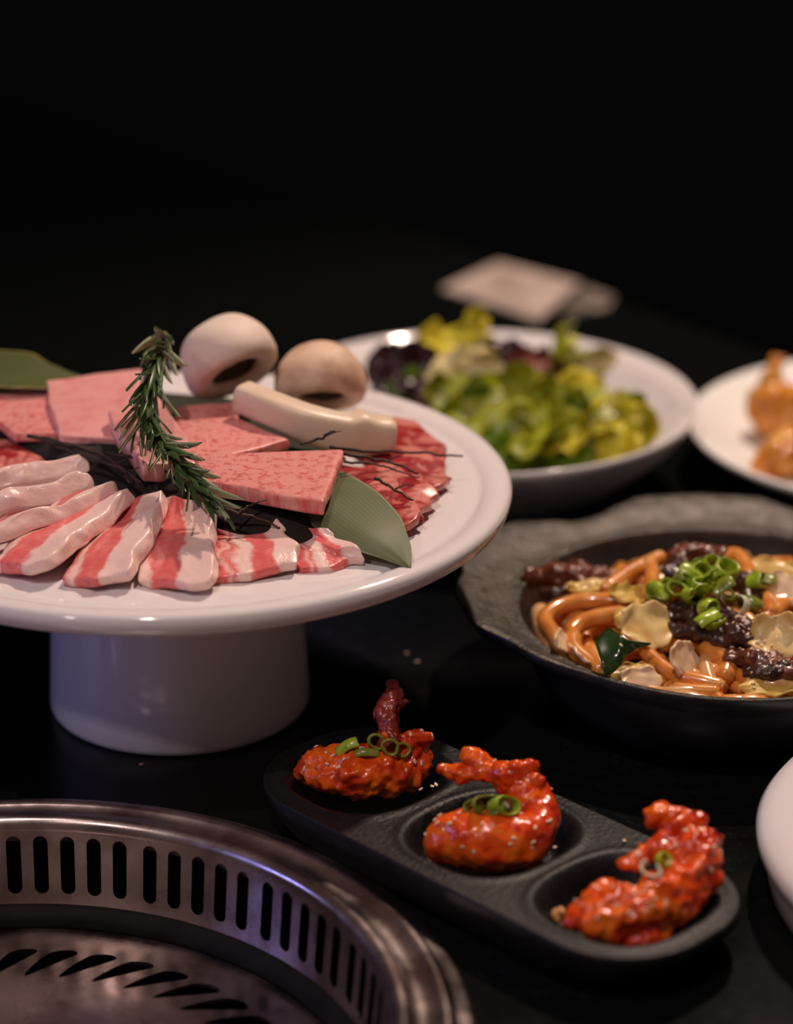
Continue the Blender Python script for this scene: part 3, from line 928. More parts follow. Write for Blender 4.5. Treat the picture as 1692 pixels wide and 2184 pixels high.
# ------------------------------------------------------------------ rosemary sprig
def needle_mesh(k):
    r = rnd(k)
    L = 1.0; n = 9
    V, Fc, mi = [], [], []
    bend = r.uniform(-.32, .05); side = r.uniform(-.22, .22)
    for i in range(n):
        t = i / (n - 1)
        w = .112 * (math.sin(math.pi * min(1, t * .93 + .07)) ** .55) * (1 - .25 * t)
        c = Vector((side * t * t, t * L, bend * t * t))
        V += [c + Vector((-w, 0, -.018)), c + Vector((-w * .5, 0, .018)), c + Vector((0, 0, .006)), c + Vector((w * .5, 0, .018)), c + Vector((w, 0, -.018)), c + Vector((w * .45, 0, -.030)), c + Vector((-w * .45, 0, -.030))]
    for i in range(n - 1):
        for j in range(7):
            a, b = i * 7 + j, i * 7 + (j + 1) % 7
            Fc.append((a, b, b + 7, a + 7)); mi.append(0 if j < 4 else 1)
    me = bpy.data.meshes.new('needle')
    me.from_pydata(V, [], Fc); me.materials.append(ROSE_TOP); me.materials.append(ROSE_UND)
    me.polygons.foreach_set('material_index', mi); me.polygons.foreach_set('use_smooth', [True] * len(Fc)); me.update()
    return me
NEED = [needle_mesh(k) for k in range(6)]
rsp = [at(352, 712, .1660), at(338, 760, .1640), at(318, 830, .1560), at(318, 900, .1460), at(356, 962, .1405), at(404, 1020, .1360), at(436, 1058, .1320)]
rose = empty('rosemary_sprig', tuple(rsp[3]), 'green rosemary sprig draped over the marbled beef', 'herb sprig')
rpath = spline(rsp, 60)
v, f = tube(rpath, lambda t: .0013 - .0006 * t, 8); link('stem', v, f, ROSE_STEM, rose)
R_ = rnd(5); rloc = worldloc(rose)
for k in range(128):
    t = .01 + .985 * (k / 127)
    i = min(int(t * 59), 58); p = rpath[i]
    d = (rpath[min(i + 1, 59)] - rpath[max(i - 1, 0)]).normalized()
    ang = k * 2.4 + R_.uniform(-.4, .4)
    s = d.cross(Vector((0, 0, 1))).normalized(); w = s.cross(d).normalized()
    rad = s * math.cos(ang) + w * math.sin(ang)
    if rad.z < -.35 and t > .3: rad = (rad + Vector((0, 0, .9))).normalized()
    spread = R_.uniform(.28, .70) * (1.0 if t < .9 else .45)
    y = (d + rad * spread).normalized()
    x = y.cross(rad).normalized(); z = x.cross(y).normalized()
    L = R_.uniform(.0150, .0230) * (1.1 if t < .35 else 1)
    o = bpy.data.objects.new('leaf', NEED[k % 6]); scene.collection.objects.link(o); o.parent = rose
    M3 = Matrix((x, y, z)).transposed().to_4x4()
    o.matrix_local = Matrix.Translation(p - rloc + rad * .0008) @ M3 @ Matrix.Diagonal((L * .92, L, L, 1))

# ------------------------------------------------------------------ twigs
TW_ = [
 ([(640, 948, .1300), (668, 940, .1310), (690, 934, .134), (695, 926, .137), (716, 920, .1385)], .0007, 'forked black twig tip standing up against the king oyster mushroom'),
 ([(705, 955, .1290), (790, 962, .1240), (860, 964, .1210), (915, 966, .1195), (945, 972, .1190), (988, 972, .1185)], .0008, 'longest thin black twig reaching right over the plate rim'),
 ([(720, 965, .1280), (790, 978, .1230), (840, 988, .1205), (892, 1010, .1185)], .0009, 'dark twig lying over the red beef just below the longest twig'),
 ([(735, 985, .1250), (800, 990, .1225), (850, 1005, .1195), (895, 1020, .1170)], .0006, 'thin reddish twig crossing the middle of the red beef'),
 ([(800, 1018, .1220), (835, 1040, .1190), (882, 1068, .1160)], .0008, 'short dark twig on the red beef nearest the green leaf'),
 ([(90, 935, .1290), (150, 950, .1285), (220, 972, .1270), (300, 1030, .1230)], .0011, 'thick dark twig between the left beef slabs and the pork fan'),
 ([(120, 950, .1270), (190, 975, .1260), (260, 1000, .1255), (275, 1030, .1235)], .0009, 'dark twig tucked under the thick left twig'),
 ([(60, 930, .1280), (180, 955, .1280), (330, 990, .1270), (380, 1040, .1215)], .0009, 'brown twig running below the pale fat-edged beef slab'),
 ([(240, 985, .1265), (270, 1005, .1255), (300, 1040, .1225)], .0006, 'short rust-brown twig tip near the topmost pork slice'),
 ([(455, 1078, .1240), (510, 1095, .1215), (560, 1108, .1190), (598, 1126, .1160)], .0008, 'dark twig on the dark leaf above the right pork slices'),
 ([(505, 1096, .1222), (530, 1080, .1235), (552, 1070, .1245)], .0006, 'short upturned twig at the front edge of the large beef slab'),
]
for k, (pts, r, lb) in enumerate(TW_):
    path = spline([at(*p) for p in pts], 26)
    q = rnd(k)
    path = [p + Vector((0, 0, 1)) * (.00025 * math.sin(i * .9 + k)) + Vector((q.uniform(-1, 1), 0, q.uniform(-1, 1))) * .0002 for i, p in enumerate(path)]
    v, f = tube(path, lambda t: r * (1 - .45 * t), 7)
    i0 = 14
    v2, f2 = tube([path[i0], path[i0] + Vector((.004, .002, .0012)), path[i0] + Vector((.007, .001, .0022))], lambda t: r * .55 * (1 - .5 * t), 6)
    if k % 2 == 0: b_ = len(v); v += v2; f += [tuple(i + b_ for i in qq) for qq in f2]
    link('twig', v, f, TWIG, label=lb, cat='twig', group='dry twigs on the cake stand')

# ------------------------------------------------------------------ seeds, spring onion rings
def seed_mesh():
    bm = bmesh.new()
    bmesh.ops.create_icosphere(bm, subdivisions=2, radius=1)
    for p in bm.verts:
        k = 1 - .35 * max(0, p.co.y)
        p.co = Vector((p.co.x * .00085 * k, p.co.y * .00145, p.co.z * .00045))
    me = bpy.data.meshes.new('sesame_seed'); bm.to_mesh(me); bm.free()
    me.materials.append(SESAME); me.polygons.foreach_set('use_smooth', [True] * len(me.polygons)); return me
SEED = seed_mesh()
def place_seed(p, n, parent, q, name='sesame_seed'):
    o = bpy.data.objects.new(name, SEED); scene.collection.objects.link(o)
    R = n.to_track_quat('Z', 'Y').to_matrix().to_4x4() @ Matrix.Rotation(q.uniform(0, 6.28), 4, 'Z')
    s = q.uniform(.72, 1.0)
    if parent is not None:
        o.parent = parent; p = p - worldloc(parent)
    o.matrix_local = Matrix.Translation(p + n * .0003) @ R @ Matrix.Scale(s, 4)
    return o

def ring_mesh(c, n, R, r, h, spin=0, squash=1.0, arc=2 * math.pi, seed=0):
    """a cut ring of spring onion: a short thin-walled tube"""
    q = rnd(seed)
    n = Vector(n).normalized()
    s = n.cross(Vector((.3, .2, .9))).normalized(); w = n.cross(s)
    seg = 22; V, Fc = [], []
    closed = arc > 6.2
    cnt = seg if closed else seg + 1
    for i in range(cnt):
        a = spin + arc * i / seg
        wob = 1 + .10 * math.sin(2 * a + seed) + .06 * math.sin(3 * a + seed * 2)
        e = s * math.cos(a) * wob + w * math.sin(a) * squash * wob
        for rr, hh in ((R, -h), (R + r * .2, 0), (R, h), (R - r, h * .9), (R - r * 1.15, 0), (R - r, -h * .9)):
            V.append(Vector(c) + e * rr + n * hh)
    m = 6
    for i in range(cnt if closed else cnt - 1):
        j = (i + 1) % cnt
        for k in range(m):
            l = (k + 1) % m
            Fc.append((i * m + k, j * m + k, j * m + l, i * m + l))
    if not closed:
        Fc.append(tuple(range(m))); Fc.append(tuple(reversed(range((cnt - 1) * m, cnt * m))))
    return V, Fc
def onion(c, n, R, h, mat, label, group, seed, arc=2 * math.pi, squash=.8, r=.0013):
    v, f = ring_mesh(c, n, R, r, h, seed * 1.3, squash, arc, seed)
    return link('spring_onion_ring', v, f, mat, subsurf=1, label=label, cat='spring onion', group=group)

# ------------------------------------------------------------------ glazed shrimp
def shrimp(label, body, tails, seed, seeds_n, rough=1.0):
    sp = []
    for path, rads, n in body: sp += chain([at(*p) for p in path], rads, n)
    V, Fc, Nn = blob(sp, .0011, 3, ((.0024 * rough, 120, seed), (.0013 * rough, 300, seed + 3), (.0006 * rough, 650, seed + 5)))
    lo = min(p.z for p in V)
    n_ = len(V)
    org = Vector((sum(p.x for p in V) / n_, sum(p.y for p in V) / n_, lo))
    root = empty('glazed_shrimp', tuple(org), label, 'shrimp', 'glazed shrimp in the three-well tray')
    link('battered_body', V, Fc, SAUCE, root)
    for path, rads, n, mt in tails:
        tv, tf, _ = blob(chain([at(*p) for p in path], rads, n), .0010, 2, ((.0018, 200, seed + 9), (.0010, 450, seed + 2)))
        link('tail', tv, tf, mt, root)
    q = rnd(seed)
    cand = [i for i in range(n_) if Nn[i].z > .15 and Nn[i].y < .5]
    for k in range(seeds_n):
        i = q.choice(cand)
        place_seed(V[i], Nn[i], root, q)
    return V, Nn

s1 = shrimp('glazed shrimp in the first tray well, its shade-coloured tail rising towards the stand',
  [([(662, 1642, .0200), (700, 1645, .0220), (765, 1655, .0225), (835, 1650, .0220), (880, 1632, .0235)], [.0062, .0100, .0108, .0098, .0068], 16),
   ([(655, 1622, .0220), (690, 1622, .0250), (740, 1625, .0260), (800, 1625, .0262)], [.0035, .0060, .0075, .0070], 9),
   ([(865, 1625, .0240), (868, 1598, .0300), (880, 1578, .0340)], [.0060, .0066, .0056], 6),
   ([(880, 1578, .0345), (914, 1572, .0370)], [.0045, .0020], 5), ([(850, 1580, .034), (820, 1572, .036)], [.005, .004], 3)],
  [([(838, 1582, .0350), (828, 1545, .0400), (826, 1515, .0440), (842, 1485, .0480), (838, 1462, .0500)], [.0040, .0048, .0052, .0046, .0025], 12, SAUCE_SHADE),
   ([(826, 1520, .0430), (800, 1528, .0420)], [.0040, .0020], 5, SAUCE_SHADE), ([(842, 1500, .0460), (874, 1495, .0470)], [.0030, .0012], 5, SAUCE_SHADE)], 21, 20, 1.35)
s2 = shrimp('smooth glazed shrimp in the middle tray well with two tail fins',
  [([(948, 1795, .0195), (985, 1790, .0215), (1045, 1795, .0220), (1105, 1795, .0215), (1140, 1775, .0220)], [.0085, .0115, .0124, .0112, .0090], 16),
   ([(1140, 1775, .0230), (1150, 1735, .0270), (1130, 1695, .0320), (1090, 1665, .0360), (1070, 1648, .0385)], [.0084, .0086, .0082, .0070, .0052], 14)],
  [([(1075, 1652, .0385), (1030, 1648, .0370), (985, 1650, .0350), (945, 1640, .0360)], [.0048, .0044, .0040, .0026], 12, SAUCE),
   ([(1040, 1640, .0385), (1010, 1612, .0420)], [.0044, .0044], 6, SAUCE),
   ([(1085, 1655, .0390), (1115, 1645, .0410), (1146, 1632, .0430)], [.0058, .0048, .0026], 8, SAUCE),
   ([(1130, 1655, .0395), (1146, 1668, .0380)], [.0040, .0030], 5, SAUCE)], 42, 28, .5)
s3 = shrimp('rough glazed shrimp in the last tray well, nearest the white round dish',
  [([(1256, 1965, .0190), (1292, 1960, .0210), (1340, 1950, .0225), (1390, 1935, .0230), (1440, 1905, .0240)], [.0072, .0098, .0112, .0110, .0106], 16),
   ([(1440, 1905, .0240), (1478, 1870, .0270), (1488, 1830, .0310), (1468, 1790, .0350), (1440, 1765, .0380)], [.0104, .0104, .0098, .0086, .0068], 14),
   ([(1300, 1985, .0170), (1380, 1995, .0165), (1410, 1975, .017)], [.0060, .0066, .0050], 8),
   ([(1430, 1812, .0330), (1385, 1822, .0330), (1340, 1836, .0320)], [.0062, .0040, .0026], 9),
   ([(1500, 1800, .0340), (1538, 1782, .0370)], [.0048, .0020], 6), ([(1260, 1930, .023), (1290, 1905, .025)], [.006, .0035], 4)],
  [([(1405, 1742, .0420), (1440, 1752, .0405), (1490, 1752, .0410)], [.0056, .0062, .0036], 9, SAUCE),
   ([(1412, 1738, .0425), (1402, 1724, .0445)], [.0040, .0022], 5, SAUCE)], 77, 30, 1.5)

def above(surf, px, py, lift):
    """the highest skin point of a piece near a sight line"""
    best, bd = None, 1e9
    for p, n in zip(*surf):
        if n.y > .35: continue
        zc = p.y * math.cos(TH) - (p.z - CH) * math.sin(TH)
        x = IW / 2 + F * p.x / zc; y = IH / 2 - F * (p.y * math.sin(TH) + (p.z - CH) * math.cos(TH)) / zc
        d = (x - px) ** 2 + (y - py) ** 2 + zc * 4000
        if d < bd: best, bd = p, d
    return best + Vector((0, 0, lift))
SO = 'spring onion rings on the glazed shrimp'
def flat_piece(c, d, L, w, mat, label, group, seed):
    d = Vector(d).normalized(); s = d.cross(Vector((0, -.35, 1))).normalized(); n = s.cross(d)
    V, Fc = [], []
    nu, nv = 9, 6
    for i in range(nu):
        for j in range(nv):
            t, q = i / (nu - 1) - .5, j / (nv - 1) - .5
            V.append(Vector(c) + d * t * L + s * q * w + n * (.0016 * math.cos(q * 3) + .0008 * math.sin(t * 5 + seed)))
    for i in range(nu - 1):
        for j in range(nv - 1): Fc.append((i * nv + j, i * nv + j + 1, (i + 1) * nv + j + 1, (i + 1) * nv + j))
    return link('spring_onion_slice', V, Fc, mat, solid=.0007, subsurf=1, label=label, cat='spring onion', group=group)
flat_piece(above(s1, 742, 1602, .0022), (.9, .1, .42), .0105, .0062, SCALLION, 'flat green spring onion slice on the first shrimp, leftmost', SO, 1)
flat_piece(above(s1, 780, 1612, .0015), (1, 0, .15), .0120, .0050, SCALLION_OL, 'olive spring onion slice beside the flat green slice on the first shrimp', SO, 2)
onion(above(s1, 803, 1598, .0036), (.1, -.85, .3), .0040, .0016, SCALLION_OL, 'olive spring onion ring, left of the rings on the first shrimp', SO, 3, arc=4.8)
onion(above(s1, 832, 1608, .0034), (.0, -.9, .25), .0042, .0014, SCALLION_OL, 'open curled spring onion ring in the middle of the first shrimp rings', SO, 4)
onion(above(s1, 858, 1612, .0030), (.3, -.8, .4), .0038, .0014, SCALLION_OL, 'spring onion ring at the right of the first shrimp', SO, 5)
onion(above(s2, 1012, 1730, .0016), (-.5, -.6, .5), .0040, .0026, SCALLION_OL, 'small spring onion ring at the left of the cluster on the middle shrimp', SO, 6)
onion(above(s2, 1038, 1726, .0022), (.1, -.75, .5), .0058, .0036, SCALLION_OL, 'dark-centred spring onion ring in the middle of the middle shrimp cluster', SO, 7)
onion(above(s2, 1072, 1718, .0026), (.5, -.6, .5), .0056, .0040, SCALLION, 'bright green spring onion ring at the right of the middle shrimp cluster', SO, 8)
onion(above(s2, 1056, 1730, .0016), (-.2, -.5, .8), .0042, .0026, SCALLION_OL, 'low spring onion ring at the front of the middle shrimp cluster', SO, 11)
onion(above(s2, 1090, 1722, .0018), (.8, -.3, .4), .0036, .0030, SCALLION_W, 'pale spring onion end at the far right of the middle shrimp cluster', SO, 12)
onion(above(s3, 1386, 1868, .0030), (-.2, -.6, .75), .0044, .0022, SCALLION_W, 'pale cut spring onion ring on the last shrimp', SO, 9, arc=5.2)
onion(above(s3, 1412, 1848, .0034), (.5, -.5, .7), .0036, .0020, SCALLION, 'green spring onion ring behind the pale ring on the last shrimp', SO, 10)

q = rnd(3)
for k, (x, y, z, lb) in enumerate([(922, 1678, .0205, 'loose sesame seed on the ridge between first and middle tray wells'), (930, 1674, .0205, 'loose sesame seed touching another on the ridge beside the first well'),
                        (898, 1684, .0190, 'loose sesame seed at the edge of the first tray well'), (1184, 1808, .0200, 'loose sesame seed right of the middle shrimp'),
                        (1332, 1794, .0212, 'loose sesame seed on the far tray rim near the last well')]):
    o = place_seed(at(x, y, z), Vector((q.uniform(-.2, .2), q.uniform(-.2, .2), 1)).normalized(), None, q)
    tag(o, lb, 'sesame seed', 'loose sesame seeds on the tray')
for x, y, lb in ((868, 1394, 'pale crumb on the black table between the stand and the noodle pan'), (890, 1412, 'pale crumb nearer the tray, beside another crumb on the black table'), (302, 1631, 'tiny pale crumb on the table in front of the pedestal')):
    o = place_seed(at(x, y, .0005), Vector((0, 0, 1)), None, q, 'table_crumb')
    tag(o, lb, 'crumb', 'crumbs on the black table')
V, Fc, _ = blob([(at(1185 + a, 1950 + b, .012 + c), .0016 + d) for a, b, c, d in ((0, 0, 0, .0004), (12, -8, .0012, 0), (20, 4, 0, .0003), (6, 10, -.001, 0), (26, 12, -.001, 0), (16, -2, .002, 0))], .0006, 1, ((.0006, 600, 1),))
link('fried_crumb', V, Fc, CRUMB, label='clump of golden fried crumbs in the last tray well, left of its shrimp', cat='crumb')

# ------------------------------------------------------------------ fried noodles
v, f = lathe([(0, .0330), (.05, .0326), (.086, .0318), (.0885, .0305), (.0842, .026), (.05, .012), (0, .011)], (PX, PY, 0), 80)
v = [p + Vector((0, 0, .0012 * nz(p, 60, 3))) for p in v]
link('noodle_sauce', v, f, BROTH, label='glossy brown sauce pooled in the black noodle pan', cat='sauce')
def mound(x, y):
    d = math.hypot(x - PX, y - PY) / .088
    return .0335 + .017 * max(0, 1 - d * d)
NG = 'udon noodles in the black pan'
def noodle(pts, r, mat, label, n=40, ends=True):
    path = spline(pts, n)
    v, f = tube(path, lambda t: r * (1 if .03 < t < .97 else .8), 12)
    return link('udon_noodle', v, f, mat, label=label, cat='noodle', group=NG)
q = rnd(99)
for k in range(56):
    th = q.uniform(0, 6.28); rr = .076 * math.sqrt(q.random())
    x, y = PX + rr * math.cos(th), PY + rr * math.sin(th)
    a = q.uniform(0, 6.28); pts = []
    L = q.uniform(.010, .014); turn = q.uniform(-.9, .9)
    for i in range(6):
        d = math.hypot(x - PX, y - PY)
        if d > .082: 
            x = PX + (x - PX) * .082 / d; y = PY + (y - PY) * .082 / d; a += 1.2
        pts.append(Vector((x, y, mound(x, y) - q.uniform(.002, .0075) + .0015 * math.sin(i * 2 + k))))
        a += turn + q.uniform(-.3, .3); x += L * math.cos(a); y += L * math.sin(a)
    noodle(pts, q.uniform(.0031, .0037), UDON if k % 4 else UDON_PALE, 'thick udon noodle buried among others below the topping in the pan')
for pts, r, mt, lb in [
 ([(1122, 1300, .0400), (1120, 1335, .0385), (1126, 1370, .0365), (1140, 1395, .0350)], .0047, UDON_PALE, 'short pale udon noodle standing at the far left of the pan'),
 ([(1345, 1283, .0500), (1270, 1281, .0485), (1205, 1290, .0470), (1160, 1318, .0450), (1146, 1360, .0425), (1156, 1400, .0395), (1178, 1425, .0370)], .0038, UDON, 'long udon noodle sweeping around the left of the pile'),
 ([(1335, 1308, .0500), (1280, 1316, .0490), (1240, 1330, .0470), (1215, 1352, .0450)], .0040, UDON, 'udon noodle just above the white onion piece on the left'),
 ([(1222, 1352, .0455), (1212, 1390, .0430), (1230, 1425, .0405), (1262, 1438, .0395), (1276, 1415, .0410), (1258, 1382, .0430)], .0042, UDON, 'udon noodle curled into a hook beside the green pepper'),
 ([(1175, 1415, .0380), (1215, 1440, .0370), (1265, 1450, .0372)], .0038, UDON, 'udon noodle along the left front rim of the pan'),
 ([(1372, 1385, .0440), (1400, 1412, .0420), (1440, 1440, .0400), (1500, 1455, .0392), (1545, 1466, .0380)], .0036, UDON, 'long udon noodle in front of the triangular cabbage piece'),
 ([(1498, 1385, .0440), (1530, 1395, .0440), (1552, 1418, .0420), (1545, 1448, .0395)], .0044, UDON, 'udon noodle arching right of the triangular cabbage piece'),
 ([(1425, 1468, .0378), (1470, 1474, .0378), (1535, 1478, .0378)], .0034, UDON, 'udon noodle lowest at the front rim of the pan'),
 ([(1505, 1420, .0420), (1512, 1445, .0400), (1520, 1465, .0385)], .0034, UDON_PALE, 'short pale udon noodle between the two arching front noodles'),
 ([(1385, 1195, .0560), (1392, 1225, .0550), (1388, 1260, .0530), (1380, 1280, .0510)], .0036, UDON, 'udon noodle standing upright behind the spring onion heap'),
 ([(1290, 1262, .0500), (1340, 1225, .0525), (1390, 1200, .0540), (1415, 1190, .0545)], .0042, UDON, 'udon noodle rising along the back left of the heap'),
 ([(1540, 1192, .0560), (1570, 1185, .0560), (1592, 1210, .0545), (1600, 1240, .0530)], .0040, UDON, 'udon noodle looping behind the right side of the spring onions'),
 ([(1530, 1318, .0520), (1560, 1312, .0525), (1592, 1322, .0520), (1612, 1345, .0500)], .0040, UDON, 'udon noodle below the spring onions next to dark meat'),
 ([(1620, 1255, .0520), (1640, 1285, .0520), (1645, 1310, .0510)], .0036, UDON, 'udon noodle at right between two cabbage pieces'),
 ([(1600, 1450, .0400), (1650, 1462, .0400), (1700, 1460, .0400)], .0036, UDON_PALE, 'udon noodle at the front right rim of the pan'),
 ([(1655, 1240, .0535), (1690, 1262, .0530), (1725, 1270, .0520)], .0038, UDON, 'udon noodle at the right frame edge above the cabbage'),
]:
    W_ = []
    for p in pts:
        w = at(*p); dd = math.hypot(w.x - PX, w.y - PY)
        if dd > .0845: w.x, w.y = PX + (w.x - PX) * .0845 / dd, PY + (w.y - PY) * .0845 / dd
        W_.append(w)
    noodle(W_, r, mt, lb)

q2 = rnd(777)
for k, (x, y) in enumerate([(1240, 1262), (1300, 1290), (1330, 1240), (1600, 1300), (1640, 1330), (1580, 1470), (1460, 1465), (1310, 1460), (1250, 1300), (1370, 1262), (1630, 1195), (1675, 1300), (1420, 1440), (1610, 1470)]):
    c = at(x, y, .046)
    z = mound(c.x, c.y) + .001
    a = q2.uniform(-.9, .9); b = q2.uniform(-1, 1)
    pts = []
    for i in range(5):
        t = (i - 2) * .0075
        px_, py_ = c.x + t * math.cos(a) - b * t * t * 30 * math.sin(a), c.y + t * math.sin(a) + b * t * t * 30 * math.cos(a)
        dd = math.hypot(px_ - PX, py_ - PY)
        if dd > .084: px_, py_ = PX + (px_ - PX) * .084 / dd, PY + (py_ - PY) * .084 / dd
        pts.append(Vector((px_, py_, mound(px_, py_) + .0005 + .0012 * math.sin(i + k))))
    noodle(pts, q2.uniform(.0034, .0040), UDON if k % 3 else UDON_PALE, ['udon noodle at the top left of the pile near the yellow cabbage strip', 'udon noodle crossing above the long sweeping noodle', 'udon noodle behind the small cabbage piece left of the onions', 'udon noodle beside the olive ring furthest right', 'udon noodle just above the scalloped cabbage', 'udon noodle in the sauce at the front right', 'udon noodle in the sauce below the triangular cabbage', 'udon noodle in the sauce below the hooked noodle', 'udon noodle inside the left sweeping loop', 'udon noodle left of the lowest olive ring', 'udon noodle behind the yellow cabbage strip at back right', 'udon noodle at the right edge between onion and cabbage', 'udon noodle under the long front noodle', 'udon noodle at the front right below the dark meat'][k])

def sheet(name, c, L, w, rot, mat, label, cat, seed, ruffle=.002, thick=.0010, cup=.004, group=None, taper=.25, freq=3, nu=18, nv=14):
    """a ruffled leaf or cut vegetable piece: L long, w wide, cupped, with wavy edges; rot is an Euler"""
    R = Euler(rot).to_matrix()
    V, Fc, U, W = [], [], [], []
    for i in range(nu):
        for j in range(nv):
            u, s = i / (nu - 1) - .5, j / (nv - 1) - .5
            ed = max(abs(u), abs(s)) * 2
            ww = w * (1 - taper * (2 * u) ** 2 + .22 * nz((u * 4, seed, 0), 1.0)) * (1 + .10 * nz((u * 15, seed, 3), 1))
            ll = L * (1 - .25 * (2 * s) ** 2 + .18 * nz((s * 5, seed, 9), 1.0))
            z = cup * ((2 * u) ** 2 + (2 * s) ** 2) * .5 + ruffle * ed ** 2 * (math.sin(freq * 6.28 * u + seed) + math.sin(freq * 6.28 * s * .8 + seed * 2)) + ruffle * .6 * nz((u * 5, s * 5, seed), 1.0)
            V.append(Vector(c) + R @ Vector((u * ll, s * ww, z)))
            U.append(u + .5); W.append(s + .5)
    for i in range(nu - 1):
        for j in range(nv - 1): Fc.append((i * nv + j, (i + 1) * nv + j, (i + 1) * nv + j + 1, i * nv + j + 1))
    return link(name, V, Fc, mat, attrs={'u': U, 'v': W}, solid=thick, subsurf=1, label=label, cat=cat, group=group)
VG = 'vegetable pieces in the noodle pan'
for k, (x, y, z, L, w, rot, mt, nm, ct, lb, rf, th) in enumerate([
 (1385, 1335, .0530, .030, .022, (.75, .1, .55), CABBAGE, 'cabbage_piece', 'cabbage', 'largest cream cabbage piece behind the green pepper', .0016, .0012),
 (1338, 1268, .0535, .016, .012, (.5, .3, .2), CABBAGE_Y, 'cabbage_piece', 'cabbage', 'small cabbage piece left of the spring onion heap', .0014, .0012),
 (1662, 1362, .0540, .026, .022, (.75, -.1, -.15), CABBAGE, 'cabbage_piece', 'cabbage', 'pale cabbage piece with a scalloped edge at the right frame edge', .0022, .0014),
 (1462, 1405, .0470, .019, .016, (1.05, .15, .9), ONION, 'cabbage_piece', 'cabbage', 'triangular translucent cabbage piece at the front of the pan', .0006, .0016),
 (1202, 1368, .0470, .015, .010, (.9, 0, 1.3), ONION, 'onion_piece', 'onion', 'small white onion piece inside the left noodle loops', .0006, .0016),
 (1240, 1395, .0452, .016, .009, (.8, 0, 1.9), ONION, 'onion_piece', 'onion', 'white onion piece half hidden left of the green pepper', .0006, .0016),
 (1370, 1452, .0415, .021, .013, (.75, .1, .5), ONION, 'onion_piece', 'onion', 'translucent onion piece at the front rim below the green pepper', .0008, .0022),
 (1340, 1430, .0420, .024, .008, (.5, 0, .35), CABBAGE_Y, 'cabbage_piece', 'cabbage', 'thin yellowish cabbage strip under the green pepper', .0010, .0014),
 (1655, 1218, .0540, .028, .014, (.6, .1, -.3), CABBAGE_Y, 'cabbage_piece', 'cabbage', 'yellow-green cabbage strip at the back right of the pan', .0010, .0014),
 (1672, 1255, .0555, .020, .016, (.7, .2, -.7), ONION, 'onion_piece', 'onion', 'pale onion piece at the right edge below the yellow cabbage strip', .0008, .0016),
 (1640, 1462, .0415, .026, .010, (.35, 0, .1), CABBAGE_Y, 'cabbage_piece', 'cabbage', 'yellow-green cabbage strip at the front right rim', .0010, .0014),
 (1260, 1246, .0510, .024, .008, (.4, 0, .3), CABBAGE_Y, 'cabbage_piece', 'cabbage', 'yellow cabbage strip in front of the brown meat at back left', .0010, .0014),
 (1350, 1315, .0520, .018, .014, (.5, 0, .4), CABBAGE_Y, 'cabbage_piece', 'cabbage', 'yellow-edged cabbage piece between noodle and large cream piece', .0014, .0012),
]):
    sheet(nm, at(x, y, z), L, w, rot, mt, lb, ct, 200 + k * 3, ruffle=rf, thick=th, cup=.0006, group=VG, freq=1.6)
def pepper():
    top = [at(1268, 1372, .0530), at(1300, 1342, .0560), at(1335, 1362, .0560), at(1392, 1370, .0530)]
    bot = [at(1290, 1442, .0440), at(1308, 1436, .0450), at(1330, 1408, .0480), at(1345, 1392, .0505)]
    n = 20; A, B = spline(top, n), spline(bot, n)
    V, Fc = [], []
    for i in range(n):
        for j in range(8):
            s = j / 7
            V.append(lerp(A[i], B[i], s) + Vector((0, -.003, .001)) * math.sin(math.pi * s) * (1 if i < n * .6 else -.3))
    for i in range(n - 1):
        for j in range(7): Fc.append((i * 8 + j, (i + 1) * 8 + j, (i + 1) * 8 + j + 1, i * 8 + j + 1))
    return V, Fc
v, f = pepper()
link('green_pepper_piece', v, f, PEPPER, solid=.0016, subsurf=1, label='folded dark green pepper piece at the front left of the noodles', cat='pepper', group=VG)
MG = 'meat pieces in the noodle pan'
